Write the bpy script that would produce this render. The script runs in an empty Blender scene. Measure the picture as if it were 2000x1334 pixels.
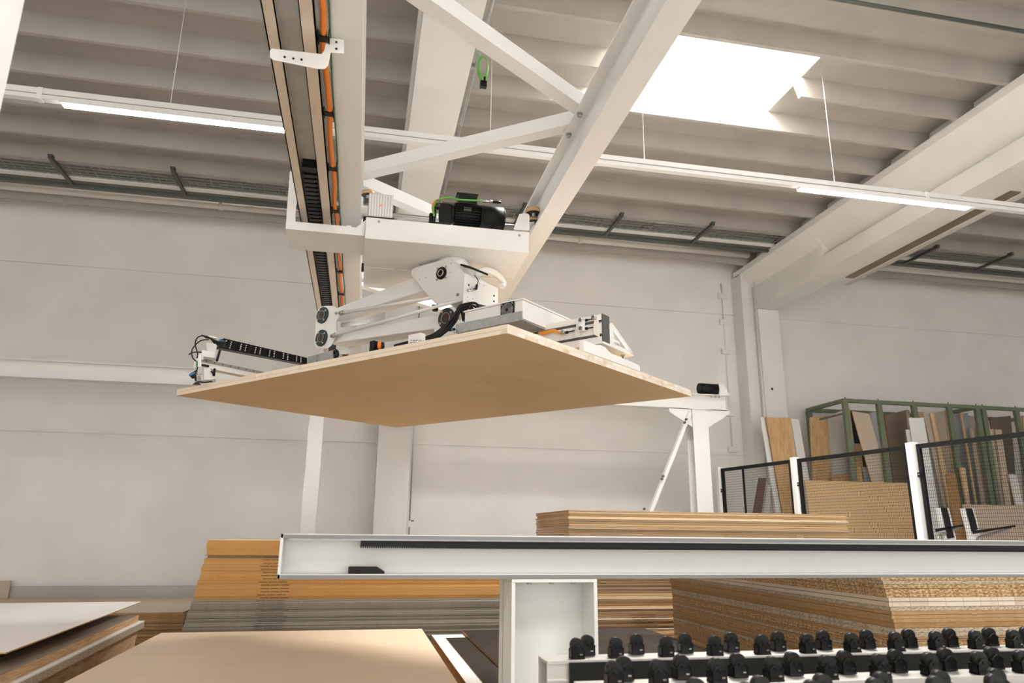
import bpy, math, random
from mathutils import Vector, Matrix
random.seed(7)
H = 1.35                       # camera height above the floor; builder coordinates are measured from the camera
sc = bpy.context.scene
col = sc.collection
# ------------------------------------------------------------------ camera
YAW, PITCH, ROLL, FPX = math.radians(11.585), math.radians(15.0), math.radians(0.583), 1400.97
F = Vector((math.sin(YAW)*math.cos(PITCH), math.cos(YAW)*math.cos(PITCH), math.sin(PITCH)))
R0 = Vector((math.cos(YAW), -math.sin(YAW), 0)); U0 = R0.cross(F)
RR = math.cos(ROLL)*R0 + math.sin(ROLL)*U0; UU = -math.sin(ROLL)*R0 + math.cos(ROLL)*U0
cam = bpy.data.cameras.new('camera'); camo = bpy.data.objects.new('camera', cam); col.objects.link(camo)
M4 = Matrix((RR, UU, -F)).transposed().to_4x4(); M4.translation = Vector((0, 0, H)); camo.matrix_world = M4
cam.sensor_width = 36; cam.lens = FPX/2000*36; cam.clip_start = 0.05; cam.clip_end = 200
cam.dof.use_dof = True; cam.dof.focus_distance = 5.0; cam.dof.aperture_fstop = 4.0
sc.camera = camo
# ------------------------------------------------------------------ world and exposure
w = bpy.data.worlds.new('world'); sc.world = w; w.use_nodes = True
bg = w.node_tree.nodes['Background']; bg.inputs[0].default_value = (1.0, 0.985, 0.96, 1)
# overcast sky: dim near the horizon (the rest of the hall and its yard), bright overhead
wt = w.node_tree; tcw = wt.nodes.new('ShaderNodeTexCoord'); spw = wt.nodes.new('ShaderNodeSeparateXYZ'); mrw = wt.nodes.new('ShaderNodeMapRange')
wt.links.new(tcw.outputs['Generated'], spw.inputs[0]); wt.links.new(spw.outputs[2], mrw.inputs[0])
mrw.inputs[1].default_value = .35; mrw.inputs[2].default_value = .7; mrw.inputs[3].default_value = 1.25; mrw.inputs[4].default_value = 14.0
wt.links.new(mrw.outputs[0], bg.inputs[1])
sc.view_settings.view_transform = 'Standard'; sc.view_settings.look = 'None'; sc.view_settings.gamma = 1
sc.view_settings.use_curve_mapping = False
sc.view_settings.exposure = 0.76
def area(name, loc, rot, sx, sy, power, color):
    l = bpy.data.lights.new(name, 'AREA'); l.shape = 'RECTANGLE'; l.size = sx; l.size_y = sy; l.energy = power; l.color = color
    o = bpy.data.objects.new(name, l); col.objects.link(o); o.location = (loc[0], loc[1], loc[2]+H); o.rotation_euler = rot; return o
# fill lamps added overhead, out of view behind and beside the camera
for x, y, p in ((3.36, -1.2, 270), (-3.3, -2.4, 260), (3.36, -6.5, 220), (-6.6, 5.0, 90), (-3.3, -8.0, 220)):
    area('daylight_fill', (x, y, 4.82), (0, 0, 0), 2.2, 1.1, p, (1, .985, .96))
area('rear_fill', (2.2, -9.5, .2), (math.radians(97), 0, 0), 9, 3.4, 50, (1, .985, .96))      # unseen fill lamp added behind the camera to brighten the lower wall
sk_l = area('daylight_fill', (3.36, 6.26, 5.45), (0, 0, 0), 2.1, 1.0, 310, (1, .985, .96)); sk_l.data.spread = math.radians(135)

def ray(x, y): return F + RR*((x-1000)/FPX) - UU*((y-667)/FPX)
def onY(x, y, Y): d = ray(x, y); return d*(Y/d.y)
def onZ(x, y, Z): d = ray(x, y); return d*(Z/d.z)
def onX(x, y, X): d = ray(x, y); return d*(X/d.x)
# ------------------------------------------------------------------ materials
MATS = {}
def nodes(name):
    m = bpy.data.materials.new(name); m.use_nodes = True; nt = m.node_tree
    return m, nt, nt.nodes['Principled BSDF']
def mat(name, c, rough=.5, metal=0, spec=.5, noise=0, nscale=8, bump=0, bscale=60, stretch=None, emit=None, es=0, coat=0):
    m, nt, b = nodes(name); N = nt.nodes; L = nt.links
    b.inputs['Base Color'].default_value = (*c, 1); b.inputs['Roughness'].default_value = rough
    b.inputs['Metallic'].default_value = metal; b.inputs['Specular IOR Level'].default_value = spec
    b.inputs['Coat Weight'].default_value = coat
    if noise or bump:
        tc = N.new('ShaderNodeTexCoord'); mp = N.new('ShaderNodeMapping'); L.new(tc.outputs['Object'], mp.inputs[0])
        if stretch: mp.inputs['Scale'].default_value = stretch
    if noise:
        n = N.new('ShaderNodeTexNoise'); n.inputs['Scale'].default_value = nscale; n.inputs['Detail'].default_value = 6
        L.new(mp.outputs[0], n.inputs['Vector'])
        r = N.new('ShaderNodeMapRange'); r.inputs[1].default_value = .3; r.inputs[2].default_value = .7
        r.inputs[3].default_value = 1-noise; r.inputs[4].default_value = 1+noise*.6
        L.new(n.outputs[0], r.inputs[0])
        mx = N.new('ShaderNodeVectorMath'); mx.operation = 'SCALE'; mx.inputs[0].default_value = c
        L.new(r.outputs[0], mx.inputs['Scale']); L.new(mx.outputs[0], b.inputs['Base Color'])
    if bump:
        n2 = N.new('ShaderNodeTexNoise'); n2.inputs['Scale'].default_value = bscale; n2.inputs['Detail'].default_value = 4
        L.new(mp.outputs[0], n2.inputs['Vector'])
        bp = N.new('ShaderNodeBump'); bp.inputs['Strength'].default_value = bump; bp.inputs['Distance'].default_value = .01
        L.new(n2.outputs[0], bp.inputs['Height']); L.new(bp.outputs[0], b.inputs['Normal'])
    if emit:
        b.inputs['Emission Color'].default_value = (*emit, 1); b.inputs['Emission Strength'].default_value = es
    MATS[name] = m; return m
def edgemat(name, c1, c2, scale, stretch=(1, 1, 1), rough=.75, lo=.4, hi=.6, detail=3, line=None, lc=None):
    """sawn board edge: two tones mixed by stretched noise"""
    m, nt, b = nodes(name); N = nt.nodes; L = nt.links
    tc = N.new('ShaderNodeTexCoord'); mp = N.new('ShaderNodeMapping'); mp.inputs['Scale'].default_value = stretch
    L.new(tc.outputs['Object'], mp.inputs[0])
    n = N.new('ShaderNodeTexNoise'); n.inputs['Scale'].default_value = scale; n.inputs['Detail'].default_value = detail
    L.new(mp.outputs[0], n.inputs['Vector'])
    r = N.new('ShaderNodeValToRGB'); r.color_ramp.elements[0].position = lo; r.color_ramp.elements[1].position = hi
    r.color_ramp.elements[0].color = (*c1, 1); r.color_ramp.elements[1].color = (*c2, 1)
    L.new(n.outputs[0], r.inputs[0]); L.new(r.outputs[0], b.inputs['Base Color']); b.inputs['Roughness'].default_value = rough
    if line:      # pale melamine face seen on edge
        sp = N.new('ShaderNodeSeparateXYZ'); L.new(tc.outputs['Object'], sp.inputs[0])
        gt = N.new('ShaderNodeMath'); gt.operation = 'GREATER_THAN'; gt.inputs[1].default_value = line; L.new(sp.outputs[2], gt.inputs[0])
        mx = N.new('ShaderNodeMix'); mx.data_type = 'RGBA'; L.new(gt.outputs[0], mx.inputs[0]); L.new(r.outputs[0], mx.inputs[6])
        mx.inputs[7].default_value = (*lc, 1); L.new(mx.outputs[2], b.inputs['Base Color'])
    MATS[name] = m; return m
def blockmat(name, ax, bw, bh, c1, c2, mortar, stain=(.45, .25, .1), ms=.0015):
    """blockboard edge: staves as bricks along object axis ax, z up"""
    m, nt, b = nodes(name); N = nt.nodes; L = nt.links
    tc = N.new('ShaderNodeTexCoord'); sp = N.new('ShaderNodeSeparateXYZ'); L.new(tc.outputs['Object'], sp.inputs[0])
    cb = N.new('ShaderNodeCombineXYZ'); L.new(sp.outputs[ax], cb.inputs[0]); L.new(sp.outputs[2], cb.inputs[1])
    br = N.new('ShaderNodeTexBrick'); br.inputs['Scale'].default_value = 1; br.inputs['Brick Width'].default_value = bw
    br.inputs['Row Height'].default_value = bh; br.inputs['Mortar Size'].default_value = ms; br.inputs['Bias'].default_value = -.2
    br.inputs['Color1'].default_value = (*c1, 1); br.inputs['Color2'].default_value = (*c2, 1); br.inputs['Mortar'].default_value = (*mortar, 1)
    br.offset = .37; L.new(cb.outputs[0], br.inputs['Vector'])
    n = N.new('ShaderNodeTexNoise'); n.inputs['Scale'].default_value = 14; n.inputs['Detail'].default_value = 5
    L.new(tc.outputs['Object'], n.inputs['Vector'])
    r = N.new('ShaderNodeMapRange'); r.inputs[1].default_value = .58; r.inputs[2].default_value = .72; r.inputs[4].default_value = .55
    L.new(n.outputs[0], r.inputs[0])
    mx = N.new('ShaderNodeMix'); mx.data_type = 'RGBA'; L.new(r.outputs[0], mx.inputs[0]); L.new(br.outputs[0], mx.inputs[6])
    mx.inputs[7].default_value = (*stain, 1); L.new(mx.outputs[2], b.inputs['Base Color']); b.inputs['Roughness'].default_value = .7
    MATS[name] = m; return m
def plaster(name, c, rough=.85):
    return mat(name, c, rough, spec=.25, noise=.05, nscale=1.3, bump=.25, bscale=35)
plaster('wall_plaster', (.87, .845, .81)); plaster('concrete_white', (.79, .77, .735))
mat('ceiling_concrete', (.43, .40, .36), .9, spec=.2, noise=.07, nscale=2.5, bump=.3, bscale=25)
mat('floor_concrete', (.52, .49, .45), .6, noise=.15, nscale=2)
mat('white_paint', (.80, .79, .765), .38, spec=.5, bump=.03, bscale=300)
mat('rail_paint', (.655, .655, .625), .4, bump=.03, bscale=300)
mat('white_gloss', (.85, .84, .82), .22, spec=.6)
mat('cream_steel', (.74, .70, .64), .5)
mat('galvanised', (.42, .43, .43), .45, metal=.55, noise=.15, nscale=30)
mat('dark_galvanised', (.10, .11, .10), .5, metal=.4)
mat('aluminium', (.68, .66, .62), .38, metal=.75, bump=.05, bscale=200)
mat('tan_reflection_aluminium', (.76, .66, .55), .35, metal=.45)  # brown reflection of the boards is put into the base colour
mat('channel_floor', (.60, .58, .545), .6, metal=.1, noise=.1, nscale=12)
mat('chrome', (.7, .7, .7), .15, metal=1)
mat('steel', (.45, .44, .42), .35, metal=.8)
mat('black_plastic', (.005, .005, .005), .34, spec=.3); mat('black_satin', (.008, .008, .0075), .5, spec=.22); mat('machined', (.20, .20, .195), .5, metal=.3)
mat('black_rubber', (.009, .009, .0085), .42, spec=.3); mat('charcoal_cap', (.085, .085, .08), .6)
mat('bearing_black', (.03, .035, .032), .5); mat('bronze', (.05, .032, .022), .6)
mat('orange_cable', (.85, .22, .02), .45); mat('green_cable', (.12, .42, .06), .45); mat('dark_green_cable', (.05, .16, .06), .5)
mat('orange_plastic', (.8, .30, .05), .45); mat('blue_plastic', (.03, .18, .35), .4)
mat('tan_wheel', (.55, .36, .18), .5); mat('label_cream', (.75, .70, .50), .6)
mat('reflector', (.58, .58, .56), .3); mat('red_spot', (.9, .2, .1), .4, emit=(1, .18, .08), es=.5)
mat('lamp_diffuser', (1, 1, 1), .5, emit=(1, .98, .94), es=34.0)
mat('green_paint', (.15, .18, .11), .55, noise=.12, nscale=10)
mat('glass_dome', (.9, .9, .9), .3)
mat('mdf_face', (.56, .38, .195), .65, noise=.05, nscale=3)
mat('birch_face', (.66, .52, .37), .5, noise=.05, nscale=2, stretch=(1, 8, 1))
mat('white_laminate', (.74, .70, .65), .4); mat('grey_laminate', (.47, .44, .39), .5)
mat('pure_white_laminate', (.80, .79, .77), .35)
mat('dark_laminate', (.030, .024, .020), .6, spec=.12, noise=.35, nscale=4)
mat('brown_laminate', (.10, .055, .03), .4); mat('taupe_laminate', (.20, .155, .105), .5)
mat('bluegrey_laminate', (.42, .42, .43), .5); mat('beige_laminate', (.52, .42, .32), .5)
mat('black_gap', (.01, .01, .01), .7); mat('ink_and_groove', (.05, .03, .015), .8)
edgemat('mdf_orange', (.47, .225, .055), (.53, .27, .08), 40, (1, 1, 6), line=.0240, lc=(.60, .42, .25))
edgemat('mdf_sheet', (.44, .28, .13), (.48, .31, .15), 40, (1, 1, 6), line=.0165, lc=(.72, .60, .44))
edgemat('mdf_brown', (.34, .20, .085), (.44, .27, .125), 40, (1, 1, 6))
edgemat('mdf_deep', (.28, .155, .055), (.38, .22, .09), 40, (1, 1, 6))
edgemat('grey_edge', (.235, .205, .155), (.30, .265, .205), 30, (1, 1, 8), line=.0140, lc=(.44, .40, .33))
edgemat('chip_edge', (.26, .14, .05), (.58, .40, .22), 55, (1, 1, 2.2), lo=.42, hi=.58, detail=5)
edgemat('chip_grey', (.30, .23, .15), (.55, .46, .34), 60, (1, 1, 2.2), lo=.4, hi=.6, detail=5)
edgemat('pine_edge', (.42, .25, .11), (.60, .42, .24), 7, (1.2, 1.2, 30), lo=.38, hi=.62, detail=4)
edgemat('oak_face', (.50, .30, .13), (.62, .41, .21), 9, (3, 3, .5), lo=.35, hi=.65, detail=4)
blockmat('stave_long', 0, .52, .0218, (.78, .67, .53), (.70, .57, .43), (.58, .45, .31), (.62, .46, .30))
blockmat('stave_end', 1, .055, .0218, (.82, .75, .65), (.68, .57, .44), (.70, .60, .48), (.50, .31, .17))
blockmat('white_blocks', 0, .11, .05, (.66, .58, .47), (.50, .38, .25), (.38, .27, .16))
M = MATS
# ------------------------------------------------------------------ mesh builder
class MB:
    def __init__(s): s.v = []; s.f = []; s.m = []; s.s = []
    def quad(s, pts, m=0, smooth=False):
        b = len(s.v); s.v += [Vector(p) for p in pts]; s.f.append(tuple(range(b, b+len(pts)))); s.m.append(m); s.s.append(smooth); return s
    def box(s, x0, x1, y0, y1, z0, z1, m=0, mt=None, mb=None, me=None):
        """m sides, mt top, mb bottom, me the two X ends"""
        mt = m if mt is None else mt; mb = mt if mb is None else mb; me = m if me is None else me
        b = len(s.v)
        s.v += [Vector(p) for p in ((x0,y0,z0),(x1,y0,z0),(x1,y1,z0),(x0,y1,z0),(x0,y0,z1),(x1,y0,z1),(x1,y1,z1),(x0,y1,z1))]
        for f, k in (((0,3,2,1),mb),((4,5,6,7),mt),((0,1,5,4),m),((2,3,7,6),m),((1,2,6,5),me),((3,0,4,7),me)):
            s.f.append(tuple(b+i for i in f)); s.m.append(k); s.s.append(False)
        return s
    def obox(s, c, ax, ay, az, hx, hy, hz, m=0):
        c = Vector(c); ax, ay, az = [Vector(a).normalized() for a in (ax, ay, az)]; b = len(s.v)
        for sz in (-1, 1):
            for sx, sy in ((-1,-1),(1,-1),(1,1),(-1,1)): s.v.append(c+ax*hx*sx+ay*hy*sy+az*hz*sz)
        fl = ax.cross(ay).dot(az) < 0
        for f in ((0,3,2,1),(4,5,6,7),(0,1,5,4),(2,3,7,6),(1,2,6,5),(3,0,4,7)):
            f = tuple(b+i for i in f); s.f.append(f[::-1] if fl else f); s.m.append(m); s.s.append(False)
        return s
    def bar(s, p0, p1, w, h, up=(0,0,1), m=0):
        p0, p1 = Vector(p0), Vector(p1); d = (p1-p0); L = d.length; d.normalize()
        side = d.cross(Vector(up)).normalized(); u2 = side.cross(d)
        return s.obox((p0+p1)/2, d, side, u2, L/2, w/2, h/2, m)
    def cyl(s, p0, p1, r, n=16, r2=None, m=0, mc=None, caps=True):
        p0, p1 = Vector(p0), Vector(p1); d = (p1-p0).normalized(); r2 = r if r2 is None else r2; mc = m if mc is None else mc
        a = d.orthogonal().normalized(); c = d.cross(a); b = len(s.v)
        for k in range(n):
            t = 2*math.pi*k/n; e = a*math.cos(t)+c*math.sin(t); s.v.append(p0+e*r); s.v.append(p1+e*r2)
        for k in range(n):
            j = (k+1) % n; s.f.append((b+2*k, b+2*j, b+2*j+1, b+2*k+1)); s.m.append(m); s.s.append(True)
        if caps:
            s.f.append(tuple(b+2*k for k in range(n))[::-1]); s.m.append(mc); s.s.append(False)
            s.f.append(tuple(b+2*k+1 for k in range(n))); s.m.append(mc); s.s.append(False)
        return s
    def tube(s, pts, r, n=8, m=0, closed=False):
        pts = [Vector(p) for p in pts]; b = len(s.v); K = len(pts); prev = None
        for i, p in enumerate(pts):
            t = (pts[(i+1) % K]-pts[i-1]) if (closed or 0 < i < K-1) else (pts[1]-pts[0] if i == 0 else pts[-1]-pts[-2])
            t.normalize()
            a = t.orthogonal() if prev is None else prev - t*prev.dot(t)
            a.normalize(); prev = a; c = t.cross(a)
            for k in range(n): th = 2*math.pi*k/n; s.v.append(p+(a*math.cos(th)+c*math.sin(th))*r)
        for i in range(K if closed else K-1):
            i2 = (i+1) % K
            for k in range(n):
                j = (k+1) % n; s.f.append((b+i*n+k, b+i*n+j, b+i2*n+j, b+i2*n+k)); s.m.append(m); s.s.append(True)
        if not closed:
            s.f.append(tuple(b+k for k in range(n))[::-1]); s.f.append(tuple(b+(K-1)*n+k for k in range(n))); s.m += [m, m]; s.s += [False, False]
        return s
    def prism(s, poly, d, m=0, me=None):
        """extrude polygon of 3D points by vector d"""
        d = Vector(d); poly = [Vector(p) for p in poly]; n = len(poly); me = m if me is None else me
        nrm = Vector((0,0,0))
        for i in range(n): nrm += poly[i].cross(poly[(i+1) % n])
        if nrm.dot(d) > 0: poly = poly[::-1]
        b = len(s.v); s.v += poly + [p+d for p in poly]
        s.f.append(tuple(b+i for i in range(n))); s.m.append(m); s.s.append(False)
        s.f.append(tuple(b+n+i for i in range(n))[::-1]); s.m.append(m); s.s.append(False)
        for i in range(n):
            j = (i+1) % n; s.f.append((b+j, b+i, b+n+i, b+n+j)); s.m.append(me); s.s.append(False)
        return s
    def build(s, name, mats, parent=None, loc=None, bevel=0, segs=2):
        me = bpy.data.meshes.new(name)
        if not isinstance(mats, (list, tuple)): mats = [mats]
        for k in mats: me.materials.append(M[k])
        if parent is not None: o0 = PLOC[parent.name]
        elif loc is not None: o0 = Vector(loc)
        else:
            xs = [v.x for v in s.v]; ys = [v.y for v in s.v]; zs = [v.z for v in s.v]
            o0 = Vector(((min(xs)+max(xs))/2, (min(ys)+max(ys))/2, min(zs)))
        me.from_pydata([tuple(v-o0) for v in s.v], [], s.f)
        for i, p in enumerate(me.polygons): p.material_index = s.m[i]; p.use_smooth = s.s[i]
        me.update()
        o = bpy.data.objects.new(name, me); col.objects.link(o); PLOC[o.name] = o0
        if parent is not None: o.parent = parent
        else: o.location = (o0.x, o0.y, o0.z+H)
        if bevel:
            bm = o.modifiers.new('bevel', 'BEVEL'); bm.width = bevel; bm.segments = segs; bm.limit_method = 'ANGLE'; bm.angle_limit = math.radians(50)
        return o
PLOC = {}
def tag(o, label=None, cat=None, group=None, kind=None):
    if label: o['label'] = label
    if cat: o['category'] = cat
    if group: o['group'] = group
    if kind: o['kind'] = kind
    return o
def empty(name, loc, label, cat, group=None):
    o = bpy.data.objects.new(name, None); col.objects.link(o); o.location = (loc[0], loc[1], loc[2]+H); o.empty_display_size = .1
    PLOC[o.name] = Vector(loc); return tag(o, label, cat, group)
def copy_tree(o, parent=None):
    c = o.copy(); col.objects.link(c); PLOC[c.name] = PLOC[o.name]
    if parent is not None: c.parent = parent
    for ch in list(o.children): copy_tree(ch, c)
    return c
def arc(c, a, b, r, t0, t1, n=10):
    c, a, b = Vector(c), Vector(a), Vector(b)
    return [c+(a*math.cos(t0+(t1-t0)*i/n)+b*math.sin(t0+(t1-t0)*i/n))*r for i in range(n+1)]
def spline(pts, n=6):
    pts = [Vector(p) for p in pts]; P = [2*pts[0]-pts[1]]+pts+[2*pts[-1]-pts[-2]]; out = []
    for i in range(1, len(P)-2):
        for k in range(n):
            t = k/n; out.append(.5*((2*P[i])+(-P[i-1]+P[i+1])*t+(2*P[i-1]-5*P[i]+4*P[i+1]-P[i+2])*t*t+(-P[i-1]+3*P[i]-3*P[i+1]+P[i+2])*t**3))
    return out+[pts[-1]]
S = 'structure'
FL = -H
# ================================================================== THE HALL
YW = 11.5; ZC = 4.9
tag(MB().box(-16, 18, -12, YW+.3, FL-.1, FL).build('floor', 'floor_concrete'), 'grey concrete hall floor', kind=S)
wl = MB()
for z0, z1 in ((FL, .117*YW), (.117*YW+.012, .339*YW), (.339*YW+.012, 5.6)):
    wl.box(-14, 16, YW, YW+.3, z0, z1)
wl.box(-14, 16, YW+.02, YW+.28, FL, 5.5)
tag(wl.build('wall_back', 'wall_plaster'), 'white plastered back wall of the hall', kind=S)
tag(MB().box(15.6, 15.9, -12, YW, FL, ZC).build('wall_right_added', 'wall_plaster'), 'unseen white right wall added to cut side light', kind=S)  # added out of view to keep sky light from the right out
tag(MB().box(-13.9, -13.6, -12, YW, FL, ZC).build('wall_left_added', 'wall_plaster'), 'unseen white left wall added to cut side light', kind=S)  # its unseen counterpart, added to darken the left side
# roof deck with thin down-standing ribs, opening for the rooflight
SX0, SX1, SY0, SY1 = 2.25, 4.48, 5.72, 6.80
cl = MB(); PER = .685; ys = [6.17+PER*k for k in range(-26, 8)]
cl.box(-14, SX0, -12, YW, ZC, ZC+.12); cl.box(SX1, 16, -12, YW, ZC, ZC+.12)
cl.box(SX0, SX1, -12, SY0, ZC, ZC+.12); cl.box(SX0, SX1, SY1, YW, ZC, ZC+.12)
for y in ys:
    spans = [(-14, 16)]
    if SY0-.02 < y < SY1: spans = [(-14, SX0), (SX1, 16)]
    for a, b in spans:
        cl.prism([(a, y-.062, ZC), (a, y-.022, ZC-.215), (a, y+.026, ZC-.215), (a, y+.09, ZC)], (b-a, 0, 0))
    if ys.index(y) % 3 == 1: cl.box(-14, 16, y+.128, y+.134, ZC-.004, ZC, 1)
tag(cl.build('ceiling', ['ceiling_concrete', 'ink_and_groove']), 'painted concrete roof deck with parallel ribs', kind=S)
sk = MB()
sk.box(SX0-.05, SX0, SY0-.05, SY1+.05, ZC+.12, ZC+.6).box(SX1, SX1+.05, SY0-.05, SY1+.05, ZC+.12, ZC+.6)
sk.box(SX0, SX1, SY0-.05, SY0, ZC+.12, ZC+.6).box(SX0, SX1, SY1, SY1+.05, ZC+.12, ZC+.6)
tag(sk.build('window_1', 'white_paint'), 'white shaft of the bright rooflight', kind=S)
def girder(name, x0, x1, label, y0=-3, mir=False):
    """precast I-beam running along Y with solid end block"""
    zb = 3.91; zt = 4.70; xm = (x0+x1)/2; g = MB()
    prof = [(x0, zb), (x1, zb), (x1, zb+.2), (x1-.12, zb+.3), (x1-.12, zt-.22), (x1, zt-.12), (x1, zt), (x0, zt), (x0, zt-.12), (x0+.12, zt-.22), (x0+.12, zb+.3), (x0, zb+.2)]
    ye = YW-2.1
    g.prism([(x, y0, z) for x, z in prof], (0, ye-y0, 0))
    g.box(x0, x1, ye, YW-.08, zb, zt)
    g.box(x0+.02, x1-.02, y0, YW-.08, zt, ZC)
    return tag(g.build(name, 'concrete_white'), label, kind=S)
girder('trim_1', .25, .71, 'white concrete roof beam above the crane')
g2 = MB(); zb = 3.91; x0, x1 = 6.71, 7.14
def rightbeam():
    ye = 9.1; zt = 4.68; g = MB()
    prof = [(x0, zb), (x1, zb), (x1, zb+.16), (x1-.1, zb+.24), (x1-.1, zt-.3), (x1, zt-.2), (x1, zt), (x0-.22, zt), (x0-.22, zt-.1), (x0+.02, zt-.32), (x0+.12, zb+.34), (x0, zb+.25)]
    g.prism([(x, -3, z) for x, z in prof], (0, ye+3, 0))
    g.prism([(x0, ye, zb), (x1, ye, zb), (x1, ye, zt), (x0-.22, ye, zt), (x0-.22, ye, zt-.1), (x0, ye, zt-.34)], (0, 2.3, 0))
    g.box(x0+.0, x1, -3, 11.4, zt, ZC)
    return tag(g.build('trim_2', 'concrete_white'), 'deep white concrete roof beam beside the rooflight', kind=S)
rightbeam()
def column(n, x0, x1, yf, top, label):
    c = MB().box(x0, x1, yf, YW+.02, FL, top)
    return tag(c.build('trim_%d' % n, 'concrete_white', bevel=.012), label, kind=S)
column(3, .21, .71, 11.05, 3.905, 'white concrete column below the crane beam')
column(4, 6.71, 7.12, 11.02, 3.905, 'white concrete column beside the board rack')
tag(MB().cyl((6.855, 11.019, 2.46), (6.855, 11.016, 2.46), .022, 14).build('hole_disc', 'black_gap'), 'small dark disc painted as a round hole in the right column', 'plug')  # dark disc painted in for the shade inside the hole
# ledge blocks at the column head
tag(MB().box(6.49, 6.705, 11.15, YW, FL+.0, 4.6).build('trim_5', 'concrete_white', bevel=.008), 'narrow white pilaster beside the right column', kind=S)
# pipes under the roof along the wall
def pipe(x0, x1, y, z, r, label, joints=()):
    p = MB().cyl((x0, y, z), (x1, y, z), r, 20)
    o = p.build('wall_pipe', 'cream_steel', loc=(x0, y, z)); tag(o, label, 'pipe')
    for j in joints:
        MB().cyl((j-.03, y, z), (j+.03, y, z), r+.012, 20).build('pipe_clamp', 'cream_steel', o)
        MB().cyl((j, y, z+r), (j, y, ZC-.01), .008, 8).build('hanger_rod', 'steel', o)
    return o
pipe(-13.5, .23, 10.75, 4.79, .055, 'upper cream pipe along the wall top left of the middle roof beam', (-2.35, -7.2))
pipe(.73, 6.45, 10.75, 4.79, .055, 'upper cream pipe along the wall top between the two roof beams', (3.35,))
pipe(7.16, 15.5, 10.75, 4.79, .055, 'upper cream pipe along the wall top behind the board rack', (8.9,))
pipe(-13.5, .23, 11.2, 4.815, .042, 'thin lower cream pipe at the wall top left of the middle roof beam')
pipe(.73, 6.45, 11.2, 4.815, .042, 'thin lower cream pipe at the wall top between the two roof beams')
pipe(7.16, 15.5, 11.2, 4.815, .042, 'thin lower cream pipe at the wall top above the board rack')
# wire cable tray on strut bars below the ribs
def tray(x0, x1, struts, label):
    z = ZC-.225
    t = empty('cable_tray', ((x0+x1)/2, 10, z), label, 'cable tray')
    MB().box(x0, x1, 10.16, 10.21, z-.045, z-.005).build('strut_rail', 'dark_galvanised', t)
    MB().box(x0, x1, 9.98, 10.08, z-.004, z+.03).build('white_strip', 'white_paint', t)
    g = MB()
    k = x0
    while k < x1: g.box(k, k+.005, 9.55, 9.97, z+.004, z+.009); k += .1
    for y in (9.55, 9.63, 9.71, 9.79, 9.87, 9.96): g.box(x0, x1, y, y+.006, z+.009, z+.015)
    g.build('wire_basket', 'galvanised', t)
    MB().tube([(x0+(x1-x0)*i/24, 9.9+.02*math.sin(i*1.7), z+.028) for i in range(25)], .008, 6).build('cable', 'dark_green_cable', t)
    for x in struts:
        MB().box(x-.021, x+.021, 9.38, 10.2, z-.046, z-.006).box(x-.03, x+.03, 9.38, 9.46, z-.006, z+.01).build('strut_arm', 'dark_galvanised', t)
tray(-13.5, .23, [-4.2, -2.72, -5.7, -7.2, -1.2], 'galvanised wire cable tray under the roof left of the middle beam')
tray(.73, 6.48, [3.6, 5.08, 2.1], 'galvanised wire cable tray under the roof between the two beams')
tray(7.16, 15.5, [9.1, 10.55, 12.0], 'galvanised wire cable tray under the roof above the board rack')
# conduits and small things on the hall structure
def conduit(pts, r, label, m='galvanised', name='conduit'):
    o = MB().tube(pts, r, 8).build(name, m); return tag(o, label, 'conduit')
cd = conduit([(.76, -1, 3.95), (.76, 11.0, 3.95)], .014, 'grey conduit running along the edge of the middle roof beam')
for y in (2.0, 3.2, 4.35, 5.4, 6.6, 7.9, 9.2, 10.3): MB().box(.705, .78, y-.012, y+.012, 3.93, 3.972).build('pipe_clip', 'steel', cd)
cd = conduit([(.74, 11.03, 3.9), (.74, 11.03, FL+.8)], .011, 'thin grey conduit down the edge of the middle column', 'steel')
MB().box(.72, .765, 11.0, 11.04, .08, .17).build('junction_box', 'white_paint', cd)
MB().box(.76, .80, 11.0, 11.03, .16, .18).build('switch_lever', 'dark_galvanised', cd)
cd = conduit([(6.66, 11.0, 4.55), (6.66, 11.0, -1.0)], .012, 'thin white conduit down the right column', 'white_paint')
cd = conduit([(6.28, 11.47, 4.5), (6.28, 11.47, 1.45)], .010, 'thin white conduit on the wall beside the right column', 'white_paint')
for z in (4.25, 3.75, 3.2, 2.08, 1.45): MB().box(6.2, 6.36, 11.44, 11.497, z-.05, z+.05).build('conduit_bracket', 'white_paint', cd)
cd = conduit([(7.2, 11.3, 3.9), (7.2, 11.3, -1.0)], .05, 'white drain pipe behind the right column', 'white_paint', 'drain_pipe')
MB().cyl((7.2, 11.3, 2.85), (7.2, 11.3, 2.93), .058, 16).build('pipe_socket', 'white_paint', cd)
# steel cladding duct on the far side of the right beam
t = empty('service_duct', (7.3, 5, 3.93), 'white service duct with a dark slot along the right roof beam', 'duct')
MB().box(7.15, 7.5, -2, 9.6, 3.93, 4.12).build('casing', 'concrete_white', t)
MB().box(7.22, 7.36, 6.3, 9.3, 3.915, 3.929).build('grille', 'taupe_laminate', t)
MB().cyl((7.46, -2, 3.95), (7.46, 9.6, 3.95), .045, 14).build('edge_tube', 'cream_steel', t)
# foreground post, out of focus at the top left
tag(MB().box(-1.12, -.89, 1.5, 1.72, FL, 2.6).build('steel_post', 'white_paint', bevel=.006), 'blurred white steel post at the top left edge of the view', 'post')

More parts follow.
